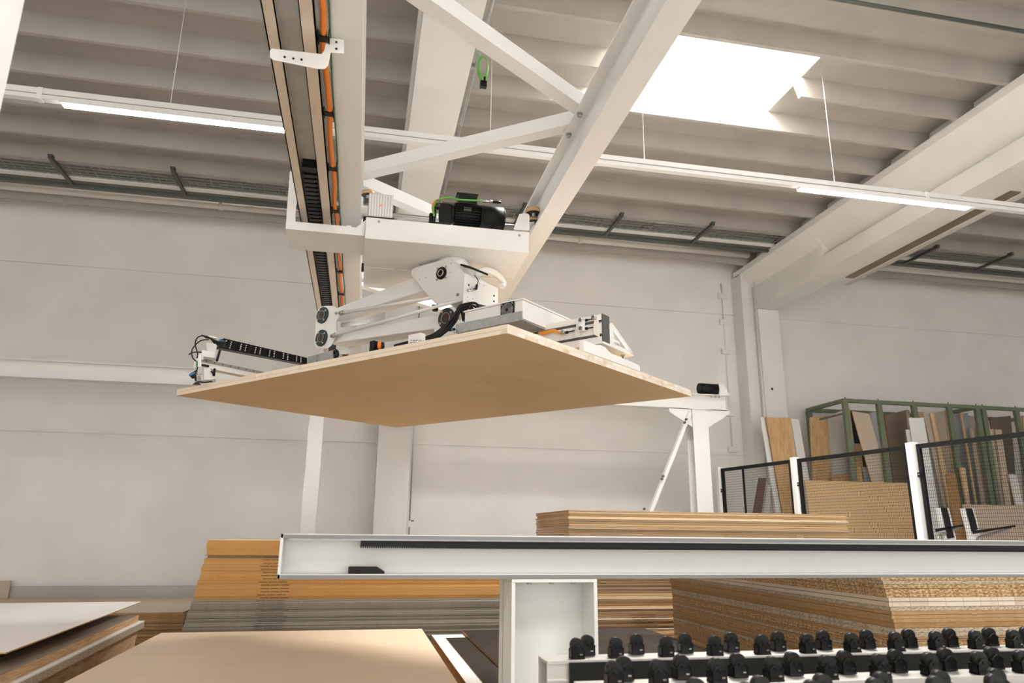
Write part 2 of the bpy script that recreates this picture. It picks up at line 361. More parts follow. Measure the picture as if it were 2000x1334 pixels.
# ---- suspended light track
t = empty('light_track', (2, 6, 3.45), 'long white suspended light track with two lit lamps', 'ceiling light')
YL = 6.0
MB().box(-9, 12, YL-.03, YL+.03, 3.53, 3.58).box(-9, 12, YL-.024, YL+.024, 3.52, 3.53).box(-9, 12, YL-.03, YL+.03, 3.48, 3.52).box(-9, 12, YL-.0305, YL-.0302, 3.5195, 3.5235, 1).build('track_rail', ['white_paint', 'ink_and_groove'], t)  # thin dark line colours in the shade of the rail groove
for x0, x1 in ((-2.66, -.62), (4.24, 6.27)):
    l = MB().box(x0-.01, x1+.01, YL-.036, YL+.036, 3.462, 3.481).build('lamp_housing', 'white_paint', t)
    MB().box(x0, x1, YL-.034, YL+.034, 3.452, 3.462).build('diffuser', 'lamp_diffuser', l)
for x in (-2.84, -.3, 2.05, 5.75, 9.1): MB().box(x-.02, x+.02, YL-.034, YL+.034, 3.475, 3.584).build('rail_joint', 'white_gloss', t)
for x in (-1.83, 1.0, 2.55, 4.66, 7.5): MB().cyl((x, YL, 3.58), (x, YL, ZC if x != 2.55 else 4.9), .0035, 6).build('suspension_wire', 'white_paint', t)
# dark conduit nearer the camera, only its end shows at the top right
tag(MB().cyl((2.5, 4.72, 4.66), (6.45, 4.72, 4.66), .018, 10).build('ceiling_conduit', 'dark_galvanised'), 'dark conduit under the roof above the rooflight', 'conduit')

# ---- green cable coil hanging from the roof beam
c0 = onZ(944, 130, 3.78)
t = empty('hanging_plug', tuple(c0), 'green cable coil with black plug hanging from the roof beam', 'cable')
g = MB()
for k in range(4):
    a = Vector((1, .1*k-.15, 0)).normalized()
    g.tube([c0+a*(.036+.004*k)*math.cos(q)+Vector((0, .01*k, 0))+Vector((0, 0, 1))*(.095+.008*k)*math.sin(q) for q in [i*math.pi/12 for i in range(24)]], .004, 6, closed=True)
g.build('cable_loop', 'green_cable', t)
MB().tube(spline([c0+Vector((-.03, 0, .09)), c0+Vector((-.06, 0, .13)), Vector((c0.x-.07, c0.y, 3.94))]), .004, 6).build('cable', 'green_cable', t)
MB().box(c0.x-.025, c0.x+.03, c0.y-.02, c0.y+.02, c0.z-.20, c0.z-.145).box(c0.x+.005, c0.x+.02, c0.y-.01, c0.y+.01, c0.z-.146, c0.z-.1).build('plug', 'black_plastic', t)
# ================================================================== CRANE
ZG = 2.1
YF = 10.25       # girders end above the far runway
t = empty('crane_bridge', (.5, 5, ZG), 'white twin-girder crane bridge with zigzag bracing overhead', 'crane')
def ibeam(xc, w=.14, h=.29, y0=-1.5, y1=YF, tf=.014, tw=.01):
    b = MB().box(xc-w/2, xc+w/2, y0, y1, ZG, ZG+tf).box(xc-w/2, xc+w/2, y0, y1, ZG+h-tf, ZG+h).box(xc-tw/2, xc+tw/2, y0, y1, ZG+tf, ZG+h-tf)
    return b
ibeam(-.183).build('girder', 'white_paint', t); ibeam(1.163).build('girder', 'white_paint', t)
zt = ZG+.295
def brace(p0, p1): MB().bar((*p0, zt+.045), (*p1, zt+.045), .088, .09).build('brace', 'white_paint', t)
brace((-.2, 2.62), (1.15, 3.58)); brace((-.2, 4.72), (1.15, 3.72)); brace((-.2, 4.78), (1.15, 5.78)); brace((-.2, 6.9), (1.15, 5.9)); brace((-.2, 6.98), (1.15, 7.95)); brace((-.2, 2.5), (1.15, 1.5))
for x, y in ((1.118, 3.55), (1.118, 3.78)):
    MB().cyl((x, y, ZG+.27), (x, y, ZG+.276), .018, 14).cyl((x, y, ZG+.252), (x, y, ZG+.27), .012, 6).build('bolt', 'galvanised', t)
MB().box(-.55, 1.5, YF-.30, YF-.12, ZG+.001, ZG+.16).build('end_carriage', 'white_paint', t)
# cable channel beside the left girder
zc = 2.05
ch = MB().box(-.515, -.462, -1.5, 9.9, zc, zc+.012).box(-.367, -.305, -1.5, 9.9, zc, zc+.012)
ch.box(-.515, -.509, -1.5, 9.9, zc, zc+.13).box(-.311, -.305, -1.5, 9.9, zc, zc+.13).box(-.466, -.462, -1.5, 9.9, zc, zc+.02).box(-.367, -.363, -1.5, 9.9, zc, zc+.02)
ch.build('channel_lip', 'tan_reflection_aluminium', t)
MB().box(-.509, -.311, -1.5, 9.9, zc+.075, zc+.087).build('channel_base', 'channel_floor', t)
MB().box(-.304, -.292, -1.5, 9.9, zc+.02, zc+.08).build('cable_strip', 'galvanised', t)
# sheet bracket that carries the channel
yb = onZ(645, 72, ZG).y-.012
b = MB().prism([onY(x, y, yb) for x, y in ((527, 98), (531, 94), (628, 105), (633, 98), (637, 80), (643, 73), (672, 77), (672, 104), (646, 102), (641, 127), (634, 134), (620, 134), (532, 116), (527, 111))], (0, .006, 0))
cb = b.build('channel_bracket', 'white_paint', t, bevel=.003)
for x, y in ((556, 112), (573, 115), (589, 117)): p = onY(x, y, yb); MB().cyl(p-Vector((0, .001, 0)), p-Vector((0, .004, 0)), .005, 8).build('bolt', 'black_plastic', cb)
for x, y in ((657, 83), (657, 96)): p = onY(x, y, yb); MB().cyl(p-Vector((0, .001, 0)), p-Vector((0, .004, 0)), .005, 8).build('bolt', 'black_plastic', cb)
# orange and green cables with clips
xo, zo = -.276, 2.075; n = 44
MB().tube([(xo+.006*math.sin(i*2.1), -1.5+11.3*i/n, zo-.008*math.sin(i*1.57)**2) for i in range(n+1)], .0135, 10).build('power_cable', 'orange_cable', t)
MB().tube([(xo+.024+.003*math.sin(i*1.3), -1.5+11.3*i/n, zo+.012) for i in range(n+1)], .0045, 6).build('signal_cable', 'dark_green_cable', t)
ycl = [onZ(624, 67, zo).y, onZ(636, 211, zo).y, onZ(647, 324, zo).y]
d = (ycl[2]-ycl[0])/2
for k in range(-3, 12):
    y = ycl[0]+d*k
    MB().box(xo-.026, xo+.024, y-.018, y+.018, zo-.024, zo-.017).box(xo-.026, xo-.021, y-.04, y+.04, zo-.024, zo+.03).box(xo+.02, xo+.024, y-.03, y+.03, zo-.024, zo+.03).build('cable_clip', 'black_plastic', t)
# energy chain lying in the channel
e = empty('energy_chain', (-.415, 7, zc+.02), 'black drag chain with orange cables lying in the overhead channel', 'cable chain')
g = MB(); y = 4.06; g.box(-.455, -.372, 3.98, 4.05, zc+.02, zc+.10)
while y < 9.6:
    g.box(-.455, -.388, y, y+.040, zc+.012, zc+.026).box(-.39, -.372, y, y+.022, zc+.012, zc+.026).box(-.457, -.449, y-.008, y+.05, zc+.016, zc+.09).box(-.378, -.370, y-.008, y+.05, zc+.016, zc+.09); y += .058
g.box(-.457, -.37, 4.05, 9.6, zc+.088, zc+.1)
g.build('chain_links', 'black_plastic', e)
for x, m_, r in ((-.384, 'orange_cable', .008), (-.402, 'orange_cable', .006), (-.44, 'dark_green_cable', .006), (-.428, 'black_plastic', .008)):
    MB().tube([(x, 4.0+5.6*i/6, zc+.045) for i in range(7)], r, 8).build('cable', m_, e)

# ---- far runway beam on posts
YR = 10.1; zr = 2.1
t = empty('crane_runway', (2.4, YR, FL), 'white steel crane runway beam on posts in front of the back wall', 'crane runway')
g = MB(); x0, x1 = -13.5, 5.46
g.box(x0, x1, YR-.09, YR+.09, zr-.012, zr).box(x0, x1, YR-.09, YR+.09, zr-.235, zr-.22).box(x0, x1, YR-.005, YR+.005, zr-.22, zr-.012)
g.build('runway_beam', 'white_paint', t)
def post(xc, h2=.125):
    g = MB().box(xc-h2, xc+h2, YR-.12, YR-.105, FL, zr-.25).box(xc-h2, xc+h2, YR+.105, YR+.12, FL, zr-.25).box(xc-.005, xc+.005, YR-.105, YR+.105, FL, zr-.25)
    g.box(xc-.16, xc+.16, YR-.14, YR+.14, zr-.25, zr-.236).box(xc-.17, xc+.17, YR-.17, YR+.17, FL, FL+.015)
    return g.build('post', 'white_paint', t)
post(4.965); post(-.64, .095)
for sgn in (-1, 1):
    a = 4.965+sgn*.127
    MB().prism([(a, YR-.1, zr-.26), (a+sgn*.36, YR-.1, zr-.26), (a+sgn*.36, YR-.1, zr-.30), (a, YR-.1, zr-.52)], (0, .012, 0)).box(min(a, a+sgn*.37), max(a, a+sgn*.37), YR-.1, YR+.05, zr-.262, zr-.25).build('gusset', 'white_paint', t)
MB().bar((4.80, YR-.12, zr-.30), (3.55, YR-.12, -.85), .05, .075, up=(0, 1, 0)).bar((4.80, YR-.09, zr-.30), (3.55, YR-.09, -.85), .012, .06, up=(0, 1, 0)).build('diagonal_brace', 'white_paint', t)
for x, z in ((4.71, 1.68), (4.68, 1.63), (4.30, .83), (4.28, .79), (3.99, .36)):
    MB().cyl((x, YR-.16, z), (x, YR-.19, z), .018, 8).build('bolt', 'dark_galvanised', t)
for x in (4.63, 4.7, 5.35, 5.25): MB().cyl((x, YR-.06, zr-.30), (x, YR-.06, zr-.236), .015, 8).build('bolt', 'steel', t)
for x in (5.2, 5.27, 5.33): MB().cyl((x, YR-.06, zr-.04), (x, YR-.06, zr-.012), .014, 8).build('bolt', 'steel', t)
mo = MB().cyl((5.03, YR, zr+.10), (5.33, YR, zr+.10), .082, 20).build('drive_motor', 'black_satin', t)
MB().prism([(5.34, YR-.06, zr), (5.52, YR-.06, zr), (5.42, YR-.06, zr+.17), (5.34, YR-.06, zr+.19)], (0, .12, 0)).build('motor_mount', 'white_paint', t)

# ---- trolley between the girders
TY0, TY1, TX0, TX1, TZ = 4.56, 5.57, -.078, 1.052, 1.90
t = empty('crane_trolley', (.49, 5.06, TZ), 'white sheet-clad crane trolley with a black geared motor between the girders', 'crane trolley')
g = MB()
g.box(TX0, TX1, TY0, TY0+.004, TZ, TZ+.15).box(TX0, TX1, TY0, TY1, TZ-.003, TZ).box(TX0, TX0+.004, TY0, TY1, TZ, TZ+.12).box(TX1-.004, TX1, TY0, TY1, TZ, TZ+.12)
g.box(TX0, TX1, TY1-.004, TY1, TZ, TZ+.15)
g.build('cover_sheet', 'white_paint', t, bevel=.003)
MB().box(TX0+.01, TX1-.01, TY0+.02, TY0+.09, TZ+.01, TZ+.12).box(TX0+.01, TX1-.01, TY1-.09, TY1-.02, TZ+.01, TZ+.12).box(TX0+.02, TX0+.1, TY0+.09, TY1-.09, TZ+.01, TZ+.12).box(TX1-.1, TX1-.02, TY0+.09, TY1-.09, TZ+.01, TZ+.12).box(.2, .8, TY0+.3, TY1-.3, TZ+.01, TZ+.03).build('frame', 'white_paint', t)
MB().box(TX0, TX1, 5.105, 5.108, TZ-.006, TZ-.003).build('sheet_seam', 'channel_floor', t)
for x, z in ((.01, TZ+.125), (.98, TZ+.12)): MB().cyl((x, TY0-.004, z), (x, TY0, z), .009, 12).build('screw', 'galvanised', t)
for x, y in ((.33, 4.95), (.68, 5.0), (.9, 5.3)): MB().cyl((x, y, TZ-.008), (x, y, TZ-.003), .008, 8).build('screw', 'steel', t)
# shaft, motor, gearbox
YM = 4.86; ZM = onY(930, 424, YM).z
MB().cyl((TX0-.02, YM, (ZM-.05)), (TX1+.02, YM, (ZM-.05)), .017, 16).build('drive_shaft', 'steel', t)
P = lambda x, y: onY(x, y, YM)
gx0, gx1, gx2, gx3 = P(851, 420).x, P(884, 420).x, P(932, 420).x, P(981, 420).x
MB().cyl((P(838, 420).x, YM, (ZM-.05)), (P(846, 420).x, YM, (ZM-.05)), .045, 16).box(gx0-.015, gx1-.01, YM-.06, YM+.06, ZM-.10, ZM+.06).cyl((gx1-.02, YM, ZM), (gx1+.01, YM, ZM), .07, 20).build('gearbox', 'black_satin', t, bevel=.01)
g = MB().cyl((gx1+.01, YM, ZM), (gx2+.02, YM, ZM), .076, 28)
for k in range(28):
    a = 2*math.pi*k/28; dv = Vector((0, math.cos(a), math.sin(a)))
    g.obox(Vector(((gx1+gx2)/2+.01, YM, ZM))+dv*.081, (1, 0, 0), dv.cross(Vector((1, 0, 0))), dv, (gx2-gx1)/2, .0025, .009)
mt = g.build('motor', 'black_satin', t)
MB().cyl((gx2+.02, YM, ZM), (gx3, YM, ZM), .09, 28).cyl((gx3, YM, ZM), (gx3+.012, YM, ZM), .09, 28, r2=.078).build('fan_cowl', 'black_satin', mt)
MB().box(P(893, 400).x, P(930, 400).x, YM-.05, YM+.04, ZM+.078, P(910, 383).z).box(P(890, 400).x, P(932, 400).x, YM-.055, YM+.045, P(910, 383).z-.008, P(910, 383).z).build('terminal_box', 'black_plastic', mt, bevel=.004)
MB().box(P(903, 408).x, P(918, 408).x, YM-.086, YM-.082, ZM-.005, ZM+.03).build('name_plate', 'charcoal_cap', mt)
MB().tube(spline([P(846, 430)+Vector((0, -.07, 0)), P(845, 412)+Vector((0, -.07, 0)), P(857, 396)+Vector((0, -.06, 0)), P(878, 393)+Vector((0, -.06, 0)), P(895, 400)+Vector((0, -.085, 0)), P(938, 402)+Vector((0, -.085, 0))]), .007, 8).build('signal_cable', 'green_cable', t)
MB().tube(spline([P(845, 425)+Vector((0, -.06, 0)), P(843, 410)+Vector((0, -.06, 0)), P(851, 397)+Vector((0, -.05, 0)), P(868, 394)+Vector((0, -.05, 0))]), .006, 8).build('power_cable', 'orange_cable', t)
MB().cyl(P(939, 402)+Vector((0, -.085, 0)), P(958, 404)+Vector((0, -.085, 0)), .011, 12).build('plug', 'chrome', t)
MB().cyl(P(958, 404)+Vector((0, -.085, 0)), P(974, 405)+Vector((0, -.085, 0)), .010, 12).build('plug_cap', 'black_plastic', t)
MB().cyl(P(852, 440)+Vector((0, -.07, 0)), P(853, 414)+Vector((0, -.07, 0)), .012, 12).cyl(P(853, 411)+Vector((0, -.07, 0)), P(853, 399)+Vector((0, -.07, 0)), .009, 12).build('breather_pipe', 'chrome', t)
MB().cyl(P(853, 414)+Vector((0, -.07, 0)), P(853, 406)+Vector((0, -.07, 0)), .016, 12).build('hose_collar', 'bronze', t)
# reflector, brackets, wheels
rf = MB()
a, b_, c_, d_ = [onY(x, y, TY0-.012) for x, y in ((719, 421), (766, 425), (769, 381), (721, 377))]
rf.prism([a, b_, c_, d_], (0, .01, 0)); rfl = rf.build('reflector', 'reflector', t, bevel=.003)
g = MB()
for k in range(9):
    f = (k+.5)/9; g.bar(a.lerp(b_, f)+Vector((0, -.001, .004)), d_.lerp(c_, f)+Vector((0, -.001, -.004)), .008, .002, up=(0, 1, 0))
g.build('reflector_ribs', 'white_gloss', rfl)
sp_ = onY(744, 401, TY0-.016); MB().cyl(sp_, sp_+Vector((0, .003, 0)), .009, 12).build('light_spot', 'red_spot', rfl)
MB().prism([onY(x, y, TY0+.01) for x, y in ((1003, 448), (1034, 450), (1034, 420), (1030, 417), (1014, 418))], (0, .006, 0)).build('wheel_bracket', 'white_paint', t)
def wheel(c, r, h, name='guide_wheel'):
    c = Vector(c); wh = MB().cyl(c-Vector((0, 0, h/2)), c+Vector((0, 0, h/2)), r, 24, mc=1).build(name, ['tan_wheel', 'black_plastic'], t)
    MB().cyl(c-Vector((0, 0, h)), c+Vector((0, 0, h*.7)), .012, 10).build('axle', 'galvanised', wh)
q = onY(1042, 413, 4.72); wheel((q.x, 4.72, q.z), .056, .034)
q = onY(1042, 430, 4.80); wheel((q.x, 4.80, q.z), .045, .03)
q = onY(713, 378, 4.74); wheel((-.078, 4.74, q.z), .045, .028)
MB().box(1.04, 1.1, 4.62, 4.8, 2.15, 2.158).box(-.12, -.07, 4.62, 4.82, 2.15, 2.158).build('wheel_arm', 'white_paint', t)
for p, q in (((-.1, 4.8, 2.13), (-.07, 4.8, 2.13)), ((-.1, 5.4, 2.0), (-.07, 5.4, 2.0))): MB().cyl(p, q, .035, 16).build('support_wheel', 'black_rubber', t)
# left side bracket embracing girder and channel
YB = TY0+.03
poly = [onY(500+x/4.169, 300+y/4.169, YB) for x, y in ((275, 145), (290, 138), (303, 145), (340, 335), (322, 490), (322, 553), (735, 590), (738, 582), (775, 586), (778, 597), (815, 600), (893, 540), (890, 665), (240, 615))]
zbk = (poly[-1].z+poly[-2].z)/2; poly[-1].z = zbk; poly[-2].z = zbk
g = MB().prism(poly, (0, .005, 0))
g.box(poly[-1].x, poly[-2].x, YB, YB+.36, zbk-.001, zbk+.004)
g.box(poly[-1].x, poly[-1].x+.005, YB, YB+.3, zbk, zbk+.30)
g.build('side_bracket', 'white_paint', t, bevel=.003)
MB().box(-.60, -.50, YB+.12, YB+.2, zbk+.07, zbk+.10).build('chain_driver', 'galvanised', t)
# ================================================================== PANEL AND LIFTER
# the lifted panel (slightly tilted rectangle 2.8 x 2.07 m)
pc = Vector((.445, 4.788, .893)); pu = Vector((.666, -.746, -.002)).normalized(); pv = Vector((.746, .666, .017)); pv = (pv-pu*pu.dot(pv)).normalized(); pn = pu.cross(pv)
g = MB(); g.box(-1.4, 1.4, -1.035, 1.035, 0, .0436, 0, mt=1, me=2)
po = g.build('lifted_board', ['stave_long', 'mdf_face', 'stave_end'], loc=(0, 0, 0), bevel=.001, segs=1)
mw = Matrix((pu, pv, pn)).transposed().to_4x4(); mw.translation = pc+Vector((0, 0, H)); po.matrix_world = mw
tag(po, 'large brown-faced blockboard panel carried in mid-air by the vacuum lifter', 'board')

A = math.radians(-48.2); UX = Vector((math.cos(A), math.sin(A), 0)); VX = Vector((-math.sin(A), math.cos(A), 0)); O = Vector((.47, 4.95, 0)); ZZ = Vector((0, 0, 1))
def L3(u, v, z): return O+UX*u+VX*v+ZZ*z
def onV(x, y, v): d = ray(x, y); return d*((v+O.dot(VX))/d.dot(VX))
def onU(x, y, u): d = ray(x, y); return d*((u+O.dot(UX))/d.dot(UX))
def zpan(u, v):   # top of the panel at local (u, v)
    p = L3(u, v, 0); r = p-pc; return pc.z+.0436-(pn.x*r.x+pn.y*r.y)/pn.z
def lbox(mb, u0, u1, v0, v1, z0, z1, m=0):
    return mb.obox(L3((u0+u1)/2, (v0+v1)/2, (z0+z1)/2), UX, VX, ZZ, abs(u1-u0)/2, abs(v1-v0)/2, abs(z1-z0)/2, m)
t = empty('vacuum_lifter', tuple(L3(.2, 0, 1.4)), 'white folding lifter arm with black bearings holding the panel under the trolley', 'lifting arm')
VF = -.12
# head
HP = [onV(540+x/3.704, 320+y/3.704, VF) for x, y in ((975, 770), (1010, 748), (1235, 684), (1262, 686), (1362, 790), (1350, 972), (1165, 1012), (1145, 1008), (975, 810))]
g = MB().prism(HP, VX*.006); g.prism([p+VX*.24 for p in HP], VX*.006)
ur = (HP[4]-O).dot(UX)
tr = HP[4]; side = [HP[4], onU(973, 563, ur), onU(973, 600, ur), onU(935, 612, ur), onU(904, 600, ur)]
g.prism(side, -UX*.006)
g.prism([HP[3], HP[4], HP[4]+VX*.24, HP[3]+VX*.24], -ZZ*.004)
head = g.build('head_housing', 'white_paint', t, bevel=.002)
hc = onV(863, 534, VF)
MB().cyl(hc+VX*.12+ZZ*.06, Vector((hc.x, hc.y, TZ-.004))+VX*.12, .11, 28).build('slewing_bearing', 'white_paint', t)
def bearing(c, r, bolts=4, screw='galvanised', plate='bearing_black'):
    c = Vector(c); b = MB().cyl(c, c-VX*.012, r, 28).cyl(c-VX*.012, c-VX*.016, r*.62, 24).build('bearing', plate, t)
    MB().cyl(c-VX*.016, c-VX*.020, r*.42, 20).build('bearing_cap', 'bronze', b)
    MB().tube([c-VX*.0165+(UX*math.cos(q)+ZZ*math.sin(q))*r*.52 for q in [i*math.pi/12 for i in range(24)]], .0025, 6, closed=True).build('retaining_ring', 'steel', b)
    for k in range(bolts):
        q = k*2*math.pi/bolts+.6; p = c+(UX*math.cos(q)+ZZ*math.sin(q))*r*.8
        MB().cyl(p-VX*.012, p-VX*.019, .0085, 8).build('bolt', screw, b)
b = MB().cyl(hc, hc-VX*.01, .046, 24).cyl(hc-VX*.01, hc-VX*.014, .03, 20).build('bearing', 'black_rubber', t)
MB().tube([hc-VX*.014+(UX*math.cos(q)+ZZ*math.sin(q))*.024 for q in [i*math.pi/12 for i in range(24)]], .005, 6, closed=True).build('retaining_ring', 'steel', b)
for q in (.8, 2.3, 3.9, 5.5):
    p = hc+(UX*math.cos(q)+ZZ*math.sin(q))*.058; MB().cyl(p, p-VX*.007, .008, 8).build('bolt', 'galvanised', b)
for x, y, r, m_ in ((1313, 948, .012, 'steel'), (1035, 835, .003, 'black_gap'), (1080, 823, .003, 'black_gap'), (1262, 720, .003, 'black_gap'), (1258, 786, .003, 'black_gap')):
    p = onV(540+x/3.704, 320+y/3.704, VF); MB().cyl(p, p-VX*(.006 if r > .01 else .0015), r, 10).build('bolt' if r > .01 else 'screw_hole', m_, head)
for x, y, r in ((1391, 877, .008), (1573, 955, .008), (1573, 995, .008), (1383, 962, .003), (1383, 993, .003), (1421, 977, .003), (1502, 880, .003), (1470, 867, .003), (1544, 1028, .003), (1578, 1044, .003)):
    p = onU(540+x/3.704, 320+y/3.704, ur); MB().cyl(p, p+UX*.0015, r, 10).build('screw_hole', 'black_gap', head)
p = onU(540+1385/3.704, 320+917/3.704, ur+.02); p2 = onU(540+1430/3.704, 320+908/3.704, ur+.02); MB().cyl(p, p2, .009, 12).build('sensor', 'chrome', head)
p3 = onU(540+1445/3.704, 320+905/3.704, ur+.02); p4 = onU(540+1450/3.704, 320+875/3.704, ur+.02); p5 = onU(540+1432/3.704, 320+805/3.704, ur)
MB().cyl(p3, p4, .009, 10).cyl(p2, p3, .008, 10).build('sensor_plug', 'black_plastic', head)
MB().tube(spline([p4, p4+ZZ*.03+UX*.01, p5]), .003, 6).build('sensor_cable', 'black_plastic', head)
hb = [onU(x, y, ur-.02) for x, y in ((934, 534), (945, 528), (960, 530), (976, 541), (984, 553), (980, 560))]
MB().tube(spline(hb, 5), .023, 14).build('elbow_hose', 'white_gloss', head)
hb = [onV(x, y, VF+.03) for x, y in ((900, 517), (915, 521), (930, 527), (945, 533))]
g = MB()
for k in range(3): g.tube(spline([p+VX*.02*k for p in hb], 4), .007, 8)
g.build('hose', 'black_rubber', head)
# elbow
ev = VF
EP = [onV(x, y, ev) for x, y in ((618, 612), (621, 604), (627, 599), (636, 597), (650, 597), (656, 601), (664, 610), (661, 620), (656, 626), (656, 646), (658, 650), (657, 656), (646, 675), (640, 680), (622, 681), (616, 677), (614, 670))]
g = MB().prism(EP, VX*.006); g.prism([p+VX*.22 for p in EP], VX*.006); 
elbow = g.build('elbow_plate', 'white_paint', t, bevel=.002)
c1 = onV(631, 616, ev); c2 = onV(629, 660.5, ev); c3 = onV(873, 622, VF)
bearing(c1, .068); bearing(c2, .068); bearing(c3, .072)
for x, y in ((657, 612),): p = onV(x, y, ev); MB().cyl(p, p-VX*.008, .012, 8).build('bolt', 'steel', elbow)
# arms: closed box sections between the plates
def arm(pa, pb, ha, hb_, v0, v1, name):
    d_ = (pb-pa).normalized(); nn = d_.cross(VX).normalized()
    if nn.z < 0: nn = -nn
    g = MB().prism([pa-nn*ha/2, pb-nn*hb_/2, pb+nn*hb_/2, pa+nn*ha/2][::1], VX*(v1-v0))
    return g, nn
for (pa, pb, ha, hb_, nm) in ((c1, hc+UX*.02, .075, .15, 'upper_arm'), (c2, c3, .085, .105, 'lower_arm')):
    pa2, pb2 = pa+VX*.03, pb+VX*.03
    g, nn = arm(pa2+(pb2-pa2)*.04, pb2, ha, hb_, 0, .16, nm)
    g.build(nm, 'white_paint', t, bevel=.006)
MB().cyl(c3+VX*.0, c3+VX*.24, .075, 28).build('lower_joint', 'white_paint', t)
for (x0_, y0_), (x1_, y1_) in (((668, 611), (905, 571)), ((652, 655), (905, 584))):
    a = onV(x0_, y0_, VF-.012); b_ = onV(x1_, y1_, VF+.02)
    rd = MB().cyl(a, b_, .0125, 14).build('link_rod', 'white_paint', t)
    d_ = (b_-a).normalized(); MB().cyl(a-d_*.012, a+d_*.02, .019, 6).cyl(a-d_*.03, a-d_*.012, .014, 12).build('rod_end', 'steel', rd)
a = onV(668, 635, VF+.12); MB().cyl(a, a+UX*.35-ZZ*.02, .018, 12).build('spring_strut', 'white_paint', t)
MB().prism([onV(x, y, VF+.005) for x, y in ((856, 615), (860, 605), (884, 598), (892, 606), (892, 660), (856, 660))], VX*.02).build('joint_plate', 'white_paint', t, bevel=.002)
q = onV(850, 602, VF+.05); MB().cyl(q-ZZ*.02, q+ZZ*.02, .02, 12, r2=.026).cyl(q+ZZ*.02+UX*.02, q+ZZ*.05+UX*.02, .006, 8).build('buffer', 'black_rubber', t)
q = onV(854, 652, VF+.02); MB().cyl(q-ZZ*.03, q+ZZ*.03, .018, 12).build('buffer', 'black_rubber', t)

# ---- vacuum traverse (frame between arm and panel)
TT = empty('vacuum_traverse', tuple(L3(.1, -.1, .98)), 'aluminium vacuum traverse with electrical cabinet and suction pads lying on the panel', 'lifting traverse')
def rail(v0, v1, u0, u1, z0, z1, name='aluminium_beam', m='white_paint'):
    g = MB(); h = (z1-z0)
    lbox(g, u0, u1, v0+.006, v1-.006, z0, z1)
    for a, b in ((0, .2), (.3, .7), (.8, 1)): lbox(g, u0, u1, v0, v1, z0+h*a, z0+h*b)
    return g.build(name, m, TT)
E1 = onV(1175, 613, -.28); U1 = (E1-O).dot(UX); Z1 = E1.z
# solve the end cap so that it is vertical
U1 = 1.45; zt1 = onU(1175, 613, U1); vv = (zt1-O).dot(VX); Z1 = zt1.z; Z0 = Z1-.165
rb = rail(vv, vv+.08, -1.15, U1, Z0, Z1)
lbox(MB(), U1, U1+.008, vv-.002, vv+.075, Z0, Z1).build('end_cap', 'charcoal_cap', rb)
g = MB(); hz = Z1-Z0
for a in (.25, .75): lbox(g, -1.14, U1-.005, vv+.0045, vv+.006, Z0+hz*(a-.05), Z0+hz*(a+.05))  # dark strips laid in the slots paint their shade
g.build('slot', 'charcoal_cap', rb)
rail(vv+.42, vv+.50, -1.15, U1-.15, Z0, Z1)
for u in (-.75, 0.1, .85): lbox(MB(), u-.04, u+.04, vv+.08, vv+.42, Z0+.02, Z1-.02).build('cross_member', 'white_paint', TT)
lbox(MB(), .0, .40, vv-.12, vv+.3, Z1, Z1+.012).build('mounting_plate', 'white_paint', TT)
g = MB(); lbox(g, .08, .13, -.12, .12, Z1+.012, c3.z); lbox(g, .27, .32, -.12, .12, Z1+.012, c3.z); g.build('joint_bracket', 'white_paint', TT)
# clamp plates and bolts at the visible end
def onVf(x, y): return onV(x, y, vv-.012)
def ZP(x, y): return onV(1000+x/7.143, 560+y/7.143, vv-.012)
MB().prism([ZP(x, y) for x, y in ((905, 462), (950, 452), (1022, 440), (1022, 625), (960, 640), (940, 700), (1230, 720), (1230, 650), (1200, 655), (1195, 410), (1222, 375), (1215, 378), (940, 440))][:0] or [ZP(905, 470), ZP(945, 462), ZP(940, 700), ZP(870, 715)], VX*.008).prism([ZP(1145, 425), ZP(1195, 400), ZP(1215, 705), ZP(1135, 660)], VX*.008).build('clamp_plate', 'white_paint', TT)
MB().prism([ZP(940, 490), ZP(1022, 470), ZP(1022, 620), ZP(950, 636)], -VX*.012).build('slotted_plate', 'white_gloss', TT, bevel=.003)
for x, y in ((978, 475), (980, 590), (1158, 438), (724, 643)): p = ZP(x, y); MB().cyl(p, p-VX*.024, .012, 10).build('bolt', 'chrome', TT)
for (x, y), (x2, y2) in (((1025, 468), (1125, 450)), ((1025, 585), (1130, 566)), ((750, 640), (870, 612))):
    MB().cyl(ZP(x, y), ZP(x2, y2), .0035, 8).cyl(ZP(x, y), ZP(x, y).lerp(ZP(x2, y2), .25), .008, 8).build('slot_rod', 'black_plastic', TT)
MB().prism([ZP(x, y)-VX*.01 for x, y in ((385, 645), (570, 603), (620, 600), (690, 635), (745, 625), (748, 660), (705, 678), (610, 640), (440, 685), (395, 665))], -VX*.01).build('release_lever', 'orange_plastic', TT, bevel=.002)
# triangular bracket on the far side and base plate with studs
u0b = U1-.16
lbox(MB(), u0b-.06, U1+.01, vv-.01, vv+.36, Z0-.012, Z0).build('end_plate', 'white_paint', TT)
ve = vv+.10
g = MB(); a, b_, c_ = L3(U1+.005, ve, Z0+.0), L3(U1+.005, ve+.25, Z0+.0), L3(U1+.005, ve, Z0+.125)
g.bar(a, b_, .012, .02); g.bar(b_, c_, .012, .02); g.bar(a, c_, .012, .02, up=UX)
g.build('stiffener', 'white_paint', TT)
zp = zpan(U1-.1, 0)
for u, v in ((U1-.12, vv+.01), (U1-.03, vv+.03), (U1-.03, vv+.30), (U1-.12, vv+.30)):
    MB().cyl(L3(u, v, Z0-.012), L3(u, v, zpan(u, v)+.03), .006, 8).cyl(L3(u, v, Z0-.02), L3(u, v, Z0-.012), .013, 6).build('stud', 'steel', TT)
